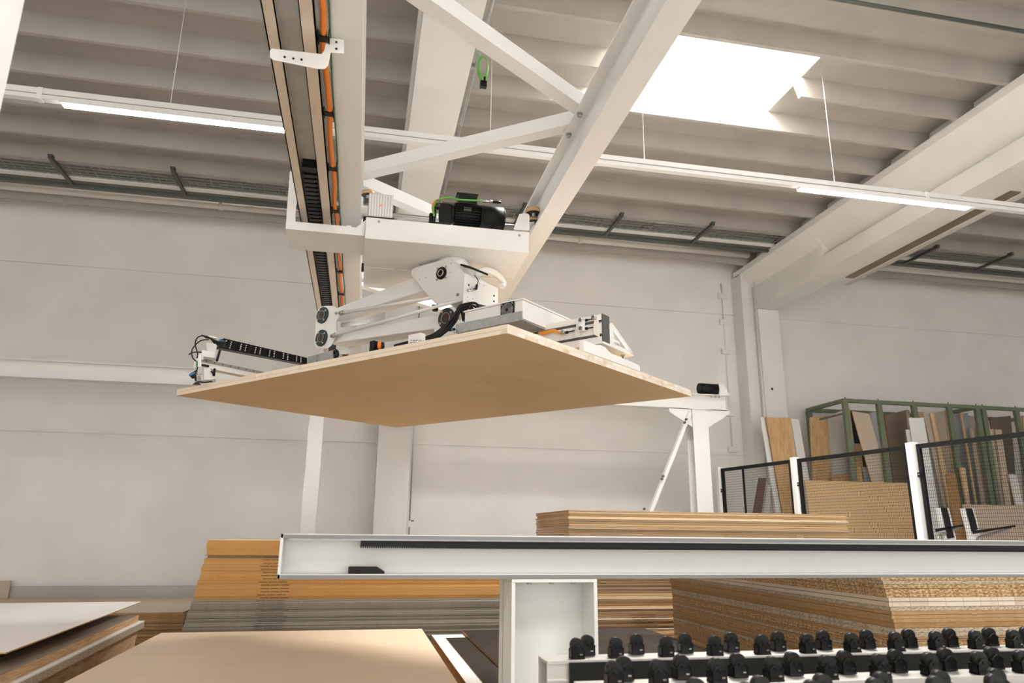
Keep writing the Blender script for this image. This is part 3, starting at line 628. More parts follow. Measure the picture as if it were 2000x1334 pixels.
# suction bar lying on the panel along its right edge
us = 1.475; va, vb = (onU(1131, 672, us)-O).dot(VX), (onU(1241, 716, us)-O).dot(VX)
zq = lambda v: zpan(us, v)
L_ = vb-va
pts = [(va, .002), (vb, .002), (vb, .040), (vb-.03, .050), (va+L_*.62, .056), (va+L_*.46, .058), (va+L_*.42, .066), (va+L_*.36, .088), (va+L_*.26, .090), (va+L_*.2, .078), (va, .078)]
g = MB().prism([L3(us, v, zq(v)+h*.78) for v, h in pts], UX*.03); g.build('suction_bar', 'white_gloss', TT, bevel=.002)
for k in (-.9, -.2, .5): 
    g = MB(); lbox(g, k-.05, k+.05, vv-.35, vv+.75, zpan(k, vv+.2)+.05, zpan(k, vv+.2)+.09)
    o_ = g.build('suction_beam', 'white_paint', TT)
    for v in (vv-.28, vv+.2, vv+.68): MB().cyl(L3(k, v, zpan(k, v)+.001), L3(k, v, zpan(k, v)+.05), .05, 18, r2=.03).build('suction_cup', 'black_rubber', o_)
# cabinet with fan
vc = -.44; zc1 = onV(1021, 583, vc).z; uc1 = (onV(1021, 583, vc)-O).dot(UX); zc0 = onV(1021, 622, vc).z
uc0 = (onV(958, 598, vc)-O).dot(UX)
g = MB(); lbox(g, uc0-.20, uc1, vc, vv+.45, zc0, zc1-.008); cbn = g.build('control_cabinet', 'white_gloss', TT, bevel=.002)
lbox(MB(), uc0-.205, uc1+.006, vc-.006, vv+.455, zc1-.007, zc1+.002).build('cabinet_lid', 'white_gloss', cbn)
lbox(MB(), uc0-.19, uc1-.005, vc+.01, vv+.44, zc0-.01, zc0-.001).build('cabinet_floor', 'galvanised', cbn)
fc = onV(992, 606, vc); fu = (fc-O).dot(UX)

fan = lbox(MB(), fu-.05, fu+.05, vc-.008, vc, fc.z-.048, fc.z+.048).build('fan', 'black_plastic', cbn, bevel=.003)
f0 = L3(fu, vc-.009, fc.z)
g = MB()
for r in (.012, .018, .024, .030, .036, .041):
    g.tube([f0+(UX*math.cos(q)+ZZ*math.sin(q))*r for q in [i*math.pi/14 for i in range(28)]], .0012, 5, closed=True)
for q in range(4): a = q*math.pi/2+.2; g.tube([f0, f0+(UX*math.cos(a)+ZZ*math.sin(a))*.042], .0012, 5)
for sx, sy in ((1, 1), (1, -1), (-1, 1), (-1, -1)): g.cyl(f0+UX*.038*sx+ZZ*.036*sy, f0+UX*.038*sx+ZZ*.036*sy-VX*.003, .005, 8)
g.build('fan_grille', 'galvanised', cbn)
MB().cyl(f0+VX*.002, f0-VX*.002, .011, 16).build('fan_hub', 'black_plastic', cbn)
# galvanised angle along the cabinet foot
a = onV(890, 633, vc-.02); b_ = onV(1020, 607, vc-.02); c_ = onV(1020, 624, vc-.02); d_ = onV(890, 650, vc-.02)
tray_ = MB().prism([a, b_, c_, d_], VX*.003).prism([d_, c_, c_+VX*.12, d_+VX*.12], -ZZ*.003).build('cable_tray', 'galvanised', TT)
for x, y in ((974, 632), (1012, 624), (888, 650)): p = onV(x, y, vc-.022); MB().cyl(p, p-VX*.006, .006, 8).build('bolt', 'steel', tray_)
MB().cyl(onV(878, 645, vc-.03), onV(888, 643, vc-.03), .008, 10).build('hose_fitting', 'black_plastic', tray_)
MB().cyl(onV(883, 643, vc-.035), onV(885, 643, vc-.035), .0095, 10).build('fitting_ring', 'blue_plastic', tray_)
# hose bundle
for k in range(9):
    s_ = k/8; st = onV(905+34*s_, 627-9*s_, vc+.06)
    pts = [st, onV(900+30*s_, 612-5*s_, vc+.05), onV(893+10*s_, 613-4*s_, vc+.02), onV(878+5*s_, 626-2*s_, vc-.02), onV(862, 645, vc-.06), onV(838, 660, vc-.1), onV(800, 670, vc-.14), onV(770, 678, vc-.16)]
    pts[1] += ZZ*(.018+.014*(k % 3)); pts[2] += ZZ*(.016+.012*(k % 3))
    for j in range(3, 8): pts[j] += ZZ*.005*((k*3) % 5-2)+VX*.012*(k % 4)
    MB().tube(spline(pts, 5), .0075, 8).build('air_hose', 'black_rubber', TT)
for k in range(7):
    p = onV(908+34*k/6, 627-9*k/6, vc+.05); MB().cyl(p-ZZ*.008, p+ZZ*.006, .007, 8).build('hose_fitting', 'blue_plastic', TT)
for k in range(4):
    p = onV(897+12*k, 618-2*k, vc+.12); MB().cyl(p-ZZ*.02, p+ZZ*.02, .012, 10).build('valve', 'label_cream' if k < 2 else 'chrome', TT)
q_ = [onV(x, y, vc+.05) for x, y in ((929, 592), (949, 597), (951, 616), (929, 620))]; MB().prism(q_, VX*.003).build('sheet_flap', 'charcoal_cap', TT)
p = onV(956, 612, vc+.02); MB().cyl(p-ZZ*.03, p+ZZ*.03, .005, 8).box(p.x-.01, p.x+.01, p.y-.01, p.y+.01, p.z+.02, p.z+.045).build('sensor_plug', 'black_plastic', TT)
# small devices on the near edge
p = onV(814, 664, -.98); lbox(MB(), *(lambda u: (u-.045, u+.045))((p-O).dot(UX)), -1.0, -.96, zpan(-.3, -1)+.001, p.z+.03).build('connector_block', 'white_gloss', TT, bevel=.003)
for x in (803, 809, 815, 821): q = onV(x, 667, -1.003); MB().cyl(q-ZZ*.01, q+ZZ*.008, .006, 8).build('air_fitting', 'chrome', TT)
p = onV(731, 677, -.9); MB().obox(p, UX, VX, ZZ, .018, .02, .03).build('valve_block', 'black_plastic', TT)
p = onV(741, 674, -.9); MB().cyl(p-ZZ*.02, p+ZZ*.018, .011, 10).build('valve_plug', 'orange_cable', TT)
p = onV(747, 674, -.88); MB().cyl(p-ZZ*.025, p+ZZ*.015, .012, 10).build('valve_coil', 'black_rubber', TT)
# ---- left cross rail with gripper and drag chain
ul = -1.03
def LB(x, y): return onU(x, y, ul)
zr0 = .0
r0 = onU(390, 709, ul); r1 = onU(532, 729, ul); v0_, v1_ = (r0-O).dot(VX), (r1-O).dot(VX); zr_ = (r0.z+r1.z)/2
g = MB(); lbox(g, ul-.07, ul, v0_, .55, zr_-.04, zr_+.014); lr = g.build('cross_rail', 'white_paint', TT)
g = MB(); lbox(g, ul, ul+.008, v0_, .5, zr_-.006, zr_+.012); g.build('linear_guide', 'steel', lr)
for k in range(9): p = L3(ul+.008, v0_+.04+.06*k, zr_+.003); MB().cyl(p, p+UX*.002, .004, 8).build('screw_hole', 'black_gap', lr)
cs = [onU(x, y, ul-.02) for x, y in ((438, 661), (600, 699), (600, 712), (432, 680))]
g = MB().prism(cs, -UX*.06); chn = g.build('drag_chain', 'black_plastic', TT)
pins = MB(); top0, top1 = cs[0], cs[1]; bot0, bot1 = cs[3], cs[2]
for k in range(18):
    f = (k+.5)/18; a_ = top0.lerp(top1, f); b__ = bot0.lerp(bot1, f)
    for h in (.2, .4, .6, .8):
        p = a_.lerp(b__, h); 
        if k % 3 != 2: pins.cyl(p, p+UX*.003, .0042, 6)
g = MB()
for k in range(18):
    f = k/18; a_ = top0.lerp(top1, f); b__ = bot0.lerp(bot1, f); g.bar(a_+UX*.003, b__+UX*.003, .008, .004, up=UX)
g.build('chain_plates', 'black_satin', chn); pins.build('chain_openings', 'white_paint', chn)
p0, p1 = onU(602, 697, ul), onU(655, 689, ul)
q0 = onV(602, 697, -.36); q1 = onV(650, 684, -.36); q2 = onV(650, 702, -.36); q3 = onV(602, 712, -.36)
MB().prism([q0, q1, q2, q3], VX*.004).build('chain_anchor', 'galvanised', TT)
for x, y in ((619, 695), (619, 704)): p = onV(x, y, -.362); MB().cyl(p, p-VX*.005, .007, 8).build('bolt', 'steel', TT)
MB().tube(spline([onV(652, 690, -.33), onV(656, 685, -.33), onV(659, 692, -.33), onV(655, 699, -.33)]), .014, 8).build('hose', 'black_rubber', TT)
GV = v0_+.02
G = empty('edge_gripper', tuple(L3(ul-.05, GV, .97)), 'small white edge aligning unit with black hoses at the far left panel corner', 'alignment unit')
def gp(x, y, du=0): return onU(350+x/6.897, 630+y/6.897, ul-du)
def gquad(name, pts, m, du=0, th=.03): return MB().prism([gp(x, y, du) for x, y in pts], -UX*th).build(name, m, G, bevel=.0015)
gquad('carriage_plate', ((375, 265), (500, 290), (490, 500), (385, 470)), 'white_paint', .0, .012)
gquad('top_bracket', ((400, 170), (520, 200), (520, 218), (410, 200)), 'white_gloss', .0, .05)
gquad('back_plate', ((310, 370), (475, 395), (475, 500), (300, 500)), 'white_gloss', -.02, .01)
gquad('slide_block', ((335, 455), (490, 475), (485, 510), (340, 495)), 'steel', -.03, .02)
gquad('vertical_plate', ((258, 430), (300, 418), (300, 600), (255, 600)), 'white_gloss', -.04, .012)
gquad('cylinder_body', ((250, 600), (315, 585), (320, 700), (250, 700)), 'aluminium', -.05, .04)
gquad('lower_plate', ((330, 600), (400, 600), (470, 690), (470, 770), (330, 770)), 'white_gloss', -.02, .012)
gquad('sensor_body', ((235, 725), (290, 715), (300, 790), (240, 790)), 'steel', -.06, .03)
gquad('foot_plate', ((300, 780), (490, 760), (490, 800), (320, 815)), 'galvanised', -.03, .03)
for pts, m_, r in ((((550, 375), (505, 520)), 'black_plastic', .008), (((480, 620), (465, 720)), 'black_plastic', .008), (((260, 430), (250, 480)), 'black_plastic', .009), (((305, 572), (395, 588)), 'black_plastic', .008), (((240, 520), (240, 600)), 'dark_green_cable', .006), (((430, 650), (465, 700)), 'black_plastic', .005)):
    MB().cyl(gp(*pts[0], -.03), gp(*pts[1], -.03), r, 10).build('pneumatic_cylinder', m_, G)
for pts in (((380, 185), (300, 180), (240, 210), (215, 290), (240, 380), (250, 430)), ((400, 230), (300, 240), (220, 300), (170, 380), (180, 470), (225, 520)), ((250, 600), (230, 660), (215, 740), (240, 790), (340, 805), (440, 790)), ((240, 640), (180, 680), (160, 720), (200, 745)), ((130, 430), (180, 405), (240, 398), (300, 400))):
    MB().tube(spline([gp(x, y, -.05) for x, y in pts], 5), .0042, 7).build('air_hose', 'black_rubber', G)
MB().cyl(gp(165, 690, -.05), gp(205, 735, -.05), .017, 12).build('hose_fitting', 'black_rubber', G)
MB().cyl(gp(160, 685, -.05), gp(172, 700, -.05), .0185, 12).build('fitting_ring', 'blue_plastic', G)
MB().cyl(gp(240, 805, -.06), gp(238, 835, -.06), .010, 12, r2=.026).build('suction_cup', 'black_rubber', G)
g = MB()
for k in range(5): g.tube(spline([gp(300+15*k, 170+9*k, -.02+.008*k), gp(390+8*k, 195+6*k, -.02+.008*k), gp(470, 235+10*k, -.02+.01*k), gp(560, 265+14*k, -.01), gp(640, 270+16*k, .0)], 4), .0042, 6)
g.build('hose_bundle', 'black_rubber', G)
MB().tube(spline([gp(520, 250, -.03), gp(570, 245, -.03), gp(620, 255, -.02)]), .003, 6).build('air_hose', 'blue_plastic', G)
# ================================================================== FOREGROUND RAIL AND ROLLERS
YB0 = 3.0; zt_, zb_ = -.008, -.176; xl = -.292
t = empty('machine_rail', (2, YB0+.05, FL), 'white steel channel rail with black gear rack on a post in front', 'rail')
XR = 4.6
g = MB().box(xl, XR, YB0, YB0+.11, zt_-.018, zt_).box(xl, XR, YB0, YB0+.11, zb_, zb_+.018).box(xl, XR, YB0+.095, YB0+.11, zb_, zt_)
g.box(xl, xl+.012, YB0, YB0+.11, zb_, zt_)
g.build('channel_beam', 'rail_paint', t, bevel=.002)
g = MB().box(xl+.012, XR, YB0-.004, YB0, zt_-.018, zt_-.004).box(xl+.012, XR, YB0-.004, YB0, zb_, zb_+.014); g.build('machined_edge', 'machined', t)
MB().box(xl+.03, XR, YB0+.01, YB0+.06, zt_-.024, zt_-.018).build('clamp_strip', 'galvanised', t)
xr0 = onY(704, 1062, YB0+.02).x
g = MB().box(xr0, XR, YB0+.012, YB0+.045, zt_-.046, zt_-.024)
x = xr0
while x < XR-.01: g.prism([(x, YB0+.012, zt_-.046), (x+.0065, YB0+.012, zt_-.046), (x+.005, YB0+.012, zt_-.053), (x+.0015, YB0+.012, zt_-.053)], (0, .033, 0)); x += .0085
g.build('gear_rack', 'black_satin', t)
xs_ = onY(680, 1115, YB0+.03).x; xe_ = onY(751, 1115, YB0+.03).x
MB().prism([(xs_, YB0+.02, zb_+.018), (xe_, YB0+.02, zb_+.018), (xe_, YB0+.02, zb_+.026), (xe_-.03, YB0+.02, zb_+.044), (xs_, YB0+.02, zb_+.044)], (0, .04, 0)).build('end_stop', 'black_satin', t, bevel=.002)
px0, px1 = .208*YB0+.0, .329*YB0
g = MB().box(px0, px0+.016, YB0, YB0+.26, FL, zb_-.016).box(px1-.016, px1, YB0, YB0+.26, FL, zb_-.016).box(px0, px1, YB0+.17, YB0+.18, FL, zb_-.016)
g.box(px0-.0, px1, YB0, YB0+.26, zb_-.016, zb_-.001)
pst = g.build('post', 'rail_paint', t, bevel=.002)
for k in range(3): x = px0+.09+.095*k; MB().cyl((x, YB0+.07, zb_-.026), (x, YB0+.07, zb_-.016), .011, 6).cyl((x, YB0+.07, zb_-.019), (x, YB0+.07, zb_-.016), .015, 12).build('bolt', 'galvanised', pst)
MB().box(px0-.05, px1+.05, YB0-.05, YB0+.3, FL, FL+.02).build('foot_plate', 'white_paint', t)
MB().box(XR-.3, XR, YB0, YB0+.26, FL, zb_-.001).build('post', 'white_paint', t)

# caster prototype: housing of two pentagonal cheeks, base and wheel; axle along Y
def caster_parts(par, x, y, z):
    """parts around base point (x,y,z)"""
    hw = .021; wt = .02
    g = MB()
    for yy in (y-.018, y+.013):
        g.prism([(x-hw, yy, z+.004), (x+hw, yy, z+.004), (x+hw, yy, z+.028), (x+.006, yy, z+.043), (x-.006, yy, z+.043), (x-hw, yy, z+.028)], (0, .005, 0))
    g.box(x-hw, x+hw, y-.02, y+.02, z+.001, z+.006).box(x-hw, x-hw+.003, y-.018, y+.018, z, z+.03).box(x+hw-.003, x+hw, y-.018, y+.018, z, z+.03)
    g.bar((x-hw, y-.0195, z+.028), (x, y-.0195, z+.044), .003, .004, up=(0, 1, 0)).bar((x, y-.0195, z+.044), (x+hw, y-.0195, z+.028), .003, .004, up=(0, 1, 0))
    g.cyl((x, y-.018, z+.036), (x, y-.022, z+.036), .007, 14)
    hs = g.build('caster_housing', 'black_plastic', par, bevel=.001, segs=1)
    MB().cyl((x, y-.0115, z+.0405), (x, y+.0115, z+.0405), .0198, 28).build('wheel', 'black_rubber', hs)
    MB().box(x+.003, x+.012, y-.0235, y-.0205, z+.013, z+.017).build('steel_pin', 'chrome', hs)
    return hs
def conveyor(name_label, Y, xs_front, xs_back, x0, x1, zt, plate, dyb):
    c = empty('roller_rail', ((x0+x1)/2, Y, FL), name_label, 'roller conveyor')
    g = MB(); w_ = .11; z0 = zt-.11
    g.box(x0, x1, Y, Y+w_, zt-.008, zt).box(x0, x1, Y, Y+.028, z0, zt-.062).box(x0, x1, Y, Y+.006, z0, zt-.008).box(x0, x1, Y+w_-.006, Y+w_, z0, zt-.008).box(x0, x1, Y, Y+w_, z0-.004, z0)
    g.box(x0, x1, Y-.006, Y, zt-.056, zt-.05).box(x0, x1, Y-.006, Y, z0+.02, z0+.025).box(x0, x1, Y-.004, Y+.004, zt-.008, zt+.003)
    g.build('aluminium_rail', 'aluminium', c, bevel=.001, segs=1)
    if plate is not None:
        MB().box(plate, x1, Y-.012, Y-.0065, zt-.115, zt-.003).build('cover_plate', 'black_satin', c)
    else:
        MB().box(x0, x1, Y-.010, Y-.0065, zt-.05, zt-.004).build('rail_face', 'aluminium', c)
    for k in range(3):
        x = x0+.25+(x1-x0-.5)*k/2; MB().box(x-.04, x+.04, Y+.01, Y+.09, FL, z0-.004).build('leg', 'aluminium', c)
    proto = None
    for j, (xs, dy) in enumerate(((xs_front, .03), (xs_back, .03+dyb))):
        for x in xs:
            if proto is None:
                proto = caster_parts(c, x, Y+dy, zt+.001); px, py = x, Y+dy
            else:
                cc = proto.copy(); col.objects.link(cc); cc.parent = c; cc.location = (x-px, Y+dy-py, 0)
                for ch in proto.children: d = ch.copy(); col.objects.link(d); d.parent = cc
    return c
ZR = -.372
def xr(px, py, Y): return onY(px, py, Y).x
Y1_ = 2.27; f1 = [xr(x, 1250, Y1_+.03) for x in (1126, 1202, 1300, 1395, 1487, 1576, 1663, 1749, 1828, 1906, 1980)]
b1 = [xr(x, 1244, Y1_+.095) for x in (1147, 1242, 1337, 1427, 1518, 1607, 1692, 1774, 1854, 1932)]
f1 += [f1[-1]+.16*k for k in (1, 2, 3)]; b1 += [b1[-1]+.16*k for k in (1, 2, 3)]
conveyor('rear aluminium roller rail with black cover plate and paired black casters', Y1_, f1, b1, .583, 3.2, ZR, .650, .065)
Y2_ = 1.86; f2 = [xr(x, 1300, Y2_+.03) for x in (1198, 1285, 1399, 1509, 1615, 1718, 1817, 1913, 1997)]
b2 = [xr(x, 1290, Y2_+.095) for x in (1218, 1330, 1440, 1547, 1650, 1750, 1847, 1939)]
conveyor('middle aluminium roller rail carrying a double row of black casters', Y2_, f2, b2, .578, 2.7, ZR, None, .065)
Y3_ = 1.55; f3 = [xr(x, 1325, Y3_+.03) for x in (1585, 1706, 1830)]; b3 = [xr(x, 1322, Y3_+.095) for x in (1650, 1745, 1898, 1975)]
conveyor('front aluminium roller rail cut by the bottom edge of the view', Y3_, [xr(1585, 1325, Y3_+.03)+.16*k for k in range(-2, 5)], [xr(1605, 1322, Y3_+.095)+.16*k for k in range(-2, 5)], .6, 2.3, ZR, None, .065)

# ================================================================== BOARD STACKS
def pallet(x0, x1, y0, y1, z1, label):
    p = empty('pallet', ((x0+x1)/2, (y0+y1)/2, FL), label, 'pallet')
    for k in range(3):
        y = y0+.05+(y1-y0-.2)*k/2; MB().box(x0+.02, x1-.02, y, y+.1, FL, z1-.001).build('bearer', 'pine_edge', p)
def board(x0, x1, y0, y1, z0, z1, edge, face, label, group=None, rot=0, name='board', cat='board', end=None, thin=None):
    cx, cy = (x0+x1)/2, (y0+y1)/2
    g = MB().box(x0-cx, x1-cx, y0-cy, y1-cy, 0, z1-z0, 0, mt=1, me=2)
    o = g.build(name, [edge, face, end or edge], loc=(0, 0, 0))
    o.location = (cx, cy, z0+H); o.rotation_euler = (0, 0, rot); PLOC[o.name] = Vector((cx, cy, z0))
    return tag(o, label, cat, group)
def stack(x0, x1, y0, y1, ztop, layers, jx=.004, jy=.004, zmin=FL+.1, marks=None):
    """layers: iterator of (thickness, edge, face, label, group, gap, (dx0, dx1, dy))"""
    z = ztop
    for (th, e_, f_, lab, grp, gap, dd) in layers:
        z -= gap
        if z-th < zmin: th = z-zmin
        if th < .004: break
        a, b, c = dd
        rx0, rx1, ry = random.uniform(-jx, jx), random.uniform(-jx, jx), random.uniform(-jy, jy)
        bo = board(x0+a+rx0, x1+b+rx1, y0+c+ry, y1+ry, z-th+.0007, z, e_, f_, lab, grp)
        if marks and marks[0] < z < marks[1]:
            mx0 = marks[2]+random.uniform(-.02, .02); yk = y0+c+ry
            gk = MB()
            for q0 in (0, .085, .17): gk.box(mx0+q0, mx0+q0+.075, yk-.0012, yk, z-th*.62, z-th*.42)
            gk.build('printed_code', 'ink_and_groove', bo)
        z -= th
        if z <= zmin+.003: break
# orange and grey stack behind the rail
def og():
    lo, go = 'orange-brown fibreboard sheet in the upper half of the tall stack left of the post', 'orange fibreboard sheets in the left stack'
    lg, gg = 'grey-edged laminated sheet in the lower half of the tall stack left of the post', 'grey laminated sheets in the left stack'
    first = True; n = 0
    yield (.026, 'mdf_orange', 'birch_face', 'pale-topped orange fibreboard sheet on top of the tall left stack', None, 0, (.012, 0, 0))
    for k in range(4): yield (.026, 'mdf_orange', 'birch_face', 'orange fibreboard sheet of the loose top bundle on the left stack', 'top bundle sheets on the left stack', 0, (.01+.002*k, 0, 0))
    yield (.006, 'grey_edge', 'grey_laminate', 'thin grey sheet under the top bundle of the left stack', None, 0, (.0, 0, 0))
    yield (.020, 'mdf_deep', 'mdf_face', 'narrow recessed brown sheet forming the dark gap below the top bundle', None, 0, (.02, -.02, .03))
    for k in range(13): yield (.0262, 'mdf_orange', 'mdf_face', lo, go, .0008, (.0-.004*k, 0, -.004*k+(.008 if k % 4 == 0 else 0)))
    for k in range(60):
        lg, gg = ('grey-edged laminated sheet close under the orange sheets of the tall left stack', 'upper grey laminated sheets') if k < 12 else ('grey-edged laminated sheet near the foot of the tall stack behind the dark boards', 'lower grey laminated sheets')
        yield (.0158, 'grey_edge', 'grey_laminate', lg, gg, .0006+(.003 if k % 4 == 1 else 0), (-.056-.0035*k, 0, -.05+(.012 if k % 5 == 0 else 0)))
stack(-1.33, 1.50, 7.13, 9.19, -.082, og(), .006, .006, marks=(-.86, -.20, -.83))
pallet(-1.3, 1.45, 7.2, 9.1, FL+.1, 'wooden pallet under the tall orange and grey stack')
# ink marks on the stack fronts
def inkmark(parent_board, x0, x1, y, z, n=3):
    pass
# brown stack right of the post
def br():
    l1, g1 = 'brown fibreboard sheet in the tall stack behind the rail right of the post', 'brown fibreboard sheets in the middle stack'
    yield (.012, 'mdf_brown', 'beige_laminate', 'topmost brown sheet on the tall stack in front of the mesh fence', None, 0, (0, 0, 0))
    for k in range(90):
        if k % 5 == 3: yield (.0045, 'white_laminate', 'white_laminate', 'thin white sheet between brown sheets of the middle stack', 'thin white sheets in the middle stack', .0008, (-.004, .01, -.012))
        else:
            l1, g1 = ('brown fibreboard sheet of the tall stack showing above the rail before the mesh fence', 'brown sheets above the rail') if k < 11 else ('brown fibreboard sheet of the tall stack showing below the rail beside the post', 'brown sheets below the rail')
            yield (.0195, 'mdf_sheet', 'mdf_face', l1, g1, .0030, (.004*(k % 2), 0, (0, .022, .006, .03, .012, .0)[k*7 % 6]))
stack(2.07, 5.22, 7.15, 8.55, .236, br(), .010, .010, marks=(-.86, -.74, 2.72))
pallet(2.1, 5.2, 7.2, 8.5, FL+.1, 'wooden pallet under the tall brown stack')
# mixed stack at the right, close to the rail
mix = [('chip_edge', .016), ('chip_grey', .017), ('chip_edge', .021), ('chip_edge', .025), ('chip_edge', .018), ('white_blocks', .021), ('white_blocks', .024), ('chip_grey', .021),
       ('mdf_brown', .018), ('mdf_brown', .018), ('mdf_brown', .019), ('mdf_deep', .025), ('chip_grey', .022), ('chip_grey', .022), ('mdf_brown', .010), ('mdf_brown', .010), ('chip_edge', .016), ('chip_edge', .016), ('mdf_brown', .010), ('mdf_brown', .010), ('chip_grey', .016), ('mdf_brown', .018), ('chip_edge', .02), ('mdf_brown', .019), ('mdf_brown', .019), ('mdf_deep', .019)]
names = {'chip_edge': ('speckled chipboard sheet in the large mixed stack behind the rollers', 'chipboard sheets in the mixed stack'), 'chip_grey': ('greyish chipboard sheet in the large mixed stack behind the rollers', 'grey chipboard sheets in the mixed stack'),
         'mdf_brown': ('smooth brown fibreboard sheet in the large mixed stack behind the rollers', 'brown fibreboard sheets in the mixed stack'), 'mdf_deep': ('dark brown fibreboard sheet in the large mixed stack behind the rollers', 'dark fibreboard sheets in the mixed stack'),
         'white_blocks': ('pale blockboard sheet with knotty edge in the large mixed stack', 'pale blockboard sheets in the mixed stack')}
def mx_():
    for k in range(70):
        e_, th = mix[k] if k < len(mix) else mix[8+(k*5) % (len(mix)-8)]
        lab, grp = names[e_]
        if k > 13: lab, grp = lab.replace('in the large mixed stack behind the rollers', 'in the lower half of the large mixed stack'), grp.replace('sheets in', 'sheets low in')
        if k == 0: lab, grp = 'topmost grey-faced chipboard sheet of the large mixed stack under the rail', None
        yield (th, e_, 'grey_laminate', lab, grp, .0015 if k % 3 == 0 else .0005, (-.02+.004*min(k, 12), 0, 0))
stack(2.76, 5.3, 3.52, 6.35, -.205, mx_(), .004, .004)
pallet(2.8, 5.2, 3.6, 6.3, FL+.1, 'wooden pallet under the large mixed stack')
# beige-topped stack in the foreground
def be():
    yield (.020, 'mdf_brown', 'birch_face', 'large smooth beige board, topmost of the low front stack', None, 0, (0, 0, 0))
    for k in range(40): yield (.020, 'mdf_brown', 'mdf_face', 'board beneath the beige top board of the low front stack', 'boards under the beige top board', .0006, (0, 0, 0))
stack(-1.483, .585, 3.75, 6.56, -.79, be(), .003, .003)
pallet(-1.45, .55, 3.8, 6.5, FL+.1, 'wooden pallet under the beige-topped front stack')
# dark-topped stack
xd0 = .72
board(.985, 2.72, 3.95, 6.93, -.872, -.854, 'mdf_deep', 'dark_laminate', 'dark brown laminated board with scuffs left of and behind the rail post')
board(.80, 1.15, 3.95, 6.62, -.8785, -.8735, 'chip_edge', 'dark_laminate', 'narrow dark strip board with chipped edge on the white board', name='board_offcut')
def dk():
    yield (.005, 'white_laminate', 'pure_white_laminate', 'white laminated board beneath the dark boards', None, 0, (0, 0, 0))
    yield (.030, 'mdf_deep', 'mdf_face', 'thick brown board just below the white laminated board', None, 0, (.004, 0, 0))
    yield (.036, 'mdf_brown', 'mdf_face', 'light brown board second below the white laminated board', None, 0, (0, 0, 0))
    for k in range(30): yield (.030, 'mdf_deep' if k % 2 else 'mdf_brown', 'mdf_face', 'brown board low in the dark-topped stack beside the beige stack', 'lower boards of the dark-topped stack', .0006, (.004*(k % 3), 0, 0))
stack(.70, 2.78, 3.95, 6.86, -.8792, dk(), .002, .002)
pallet(.75, 2.72, 4.0, 6.8, FL+.1, 'wooden pallet under the dark-topped stack')
# left stack, slightly turned
rot = math.radians(2.2)
def lboard(z0, z1, xr_, yr_, e_, f_, lab, grp=None, wx=2.0, dy=2.8):
    """board whose far right corner is at (xr_, yr_)"""
    ax = Vector((math.cos(rot), math.sin(rot), 0)); ay = Vector((-math.sin(rot), math.cos(rot), 0))
    c = Vector((xr_, yr_, 0))-ax*wx/2-ay*dy/2
    o = board(c.x-wx/2, c.x+wx/2, c.y-dy/2, c.y+dy/2, z0, z1, e_, f_, lab, grp, rot); return o
def cz(px, py, Y): return onY(px, py, Y)
q = onZ(277, 1175, -.6); YLc = q.y
lboard(-.607, -.6, q.x, q.y, 'mdf_brown', 'white_laminate', 'thin pale grey board overhanging the top of the left stack')
pA = cz(273, 1193, 6.75)
zz0 = pA.z
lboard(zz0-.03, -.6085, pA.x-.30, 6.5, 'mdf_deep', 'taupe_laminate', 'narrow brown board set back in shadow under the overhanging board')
lboard(zz0-.042, zz0-.031, pA.x-.06, 6.7, 'mdf_deep', 'taupe_laminate', 'thin brown board with dark top face in the left stack') if False else None
zb1 = zz0-.0305
lboard(zb1-.050, zb1, pA.x, 6.74, 'pine_edge', 'taupe_laminate', 'thick orange-brown board with a dark top in the left stack', None)
z_ = zb1-.0507
lboard(z_-.008, z_, pA.x+.035, 6.80, 'pure_white_laminate', 'pure_white_laminate', 'thin white sheet sticking out of the left stack')
z_ -= .0087
lboard(z_-.045, z_, pA.x+.035, 6.80, 'chip_grey', 'grey_laminate', 'pale chipboard just below the white sheet of the left stack')
z_ -= .0457
for th, e_, dx, lab in ((.072, 'pine_edge', 0, 'pine-edged plank board in the middle of the left stack'), (.068, 'pine_edge', -.005, 'pine-edged plank board low in the left stack'), (.012, 'chip_grey', .02, 'thin grey sheet low in the left stack'), (.05, 'chip_grey', .018, 'grey chipboard under the thin grey sheet of the left stack')):
    lboard(z_-th, z_, pA.x+dx, 6.76, e_, 'grey_laminate', lab); z_ -= th+.0007
k = 0
while z_ > FL+.13:
    th = min(.06, z_-FL-.1); lboard(z_-th, z_, pA.x-.02, 6.74, 'mdf_brown', 'mdf_face', 'lowest brown boards of the left stack', 'lowest boards of the left stack'); z_ -= th+.0007
pallet(-3.5, pA.x-.1, 4.1, 6.6, FL+.1, 'wooden pallet under the left stack')
# low stack by the wall, far left
def lowf():
    yield (.018, 'mdf_brown', 'beige_laminate', 'beige topmost board of the low stack along the back wall', None, 0, (0, 0, 0))
    for k in range(30): yield (.017, 'mdf_deep' if k % 3 else 'mdf_brown', 'mdf_face', 'brown board in the low stack along the back wall', 'boards of the low wall stack', .0012, (0, 0, .01*(k % 2)))
stack(-7.5, -1.88, 9.28, 11.3, -.9, lowf(), .008, .008)
pallet(-7.4, -1.95, 9.35, 11.2, FL+.1, 'wooden pallet under the low stack along the back wall')
board(-8.5, -1.7, 11.36, 11.44, FL, -.755, 'grey_laminate', 'grey_laminate', 'long grey board standing on edge against the back wall', name='leaning_board')
pA2 = onY(22, 1134, 11.33)
board(-7.2, pA2.x, 11.315, 11.345, FL, pA2.z, 'beige_laminate', 'beige_laminate', 'short beige board end standing against the wall at the far left', name='leaning_board')

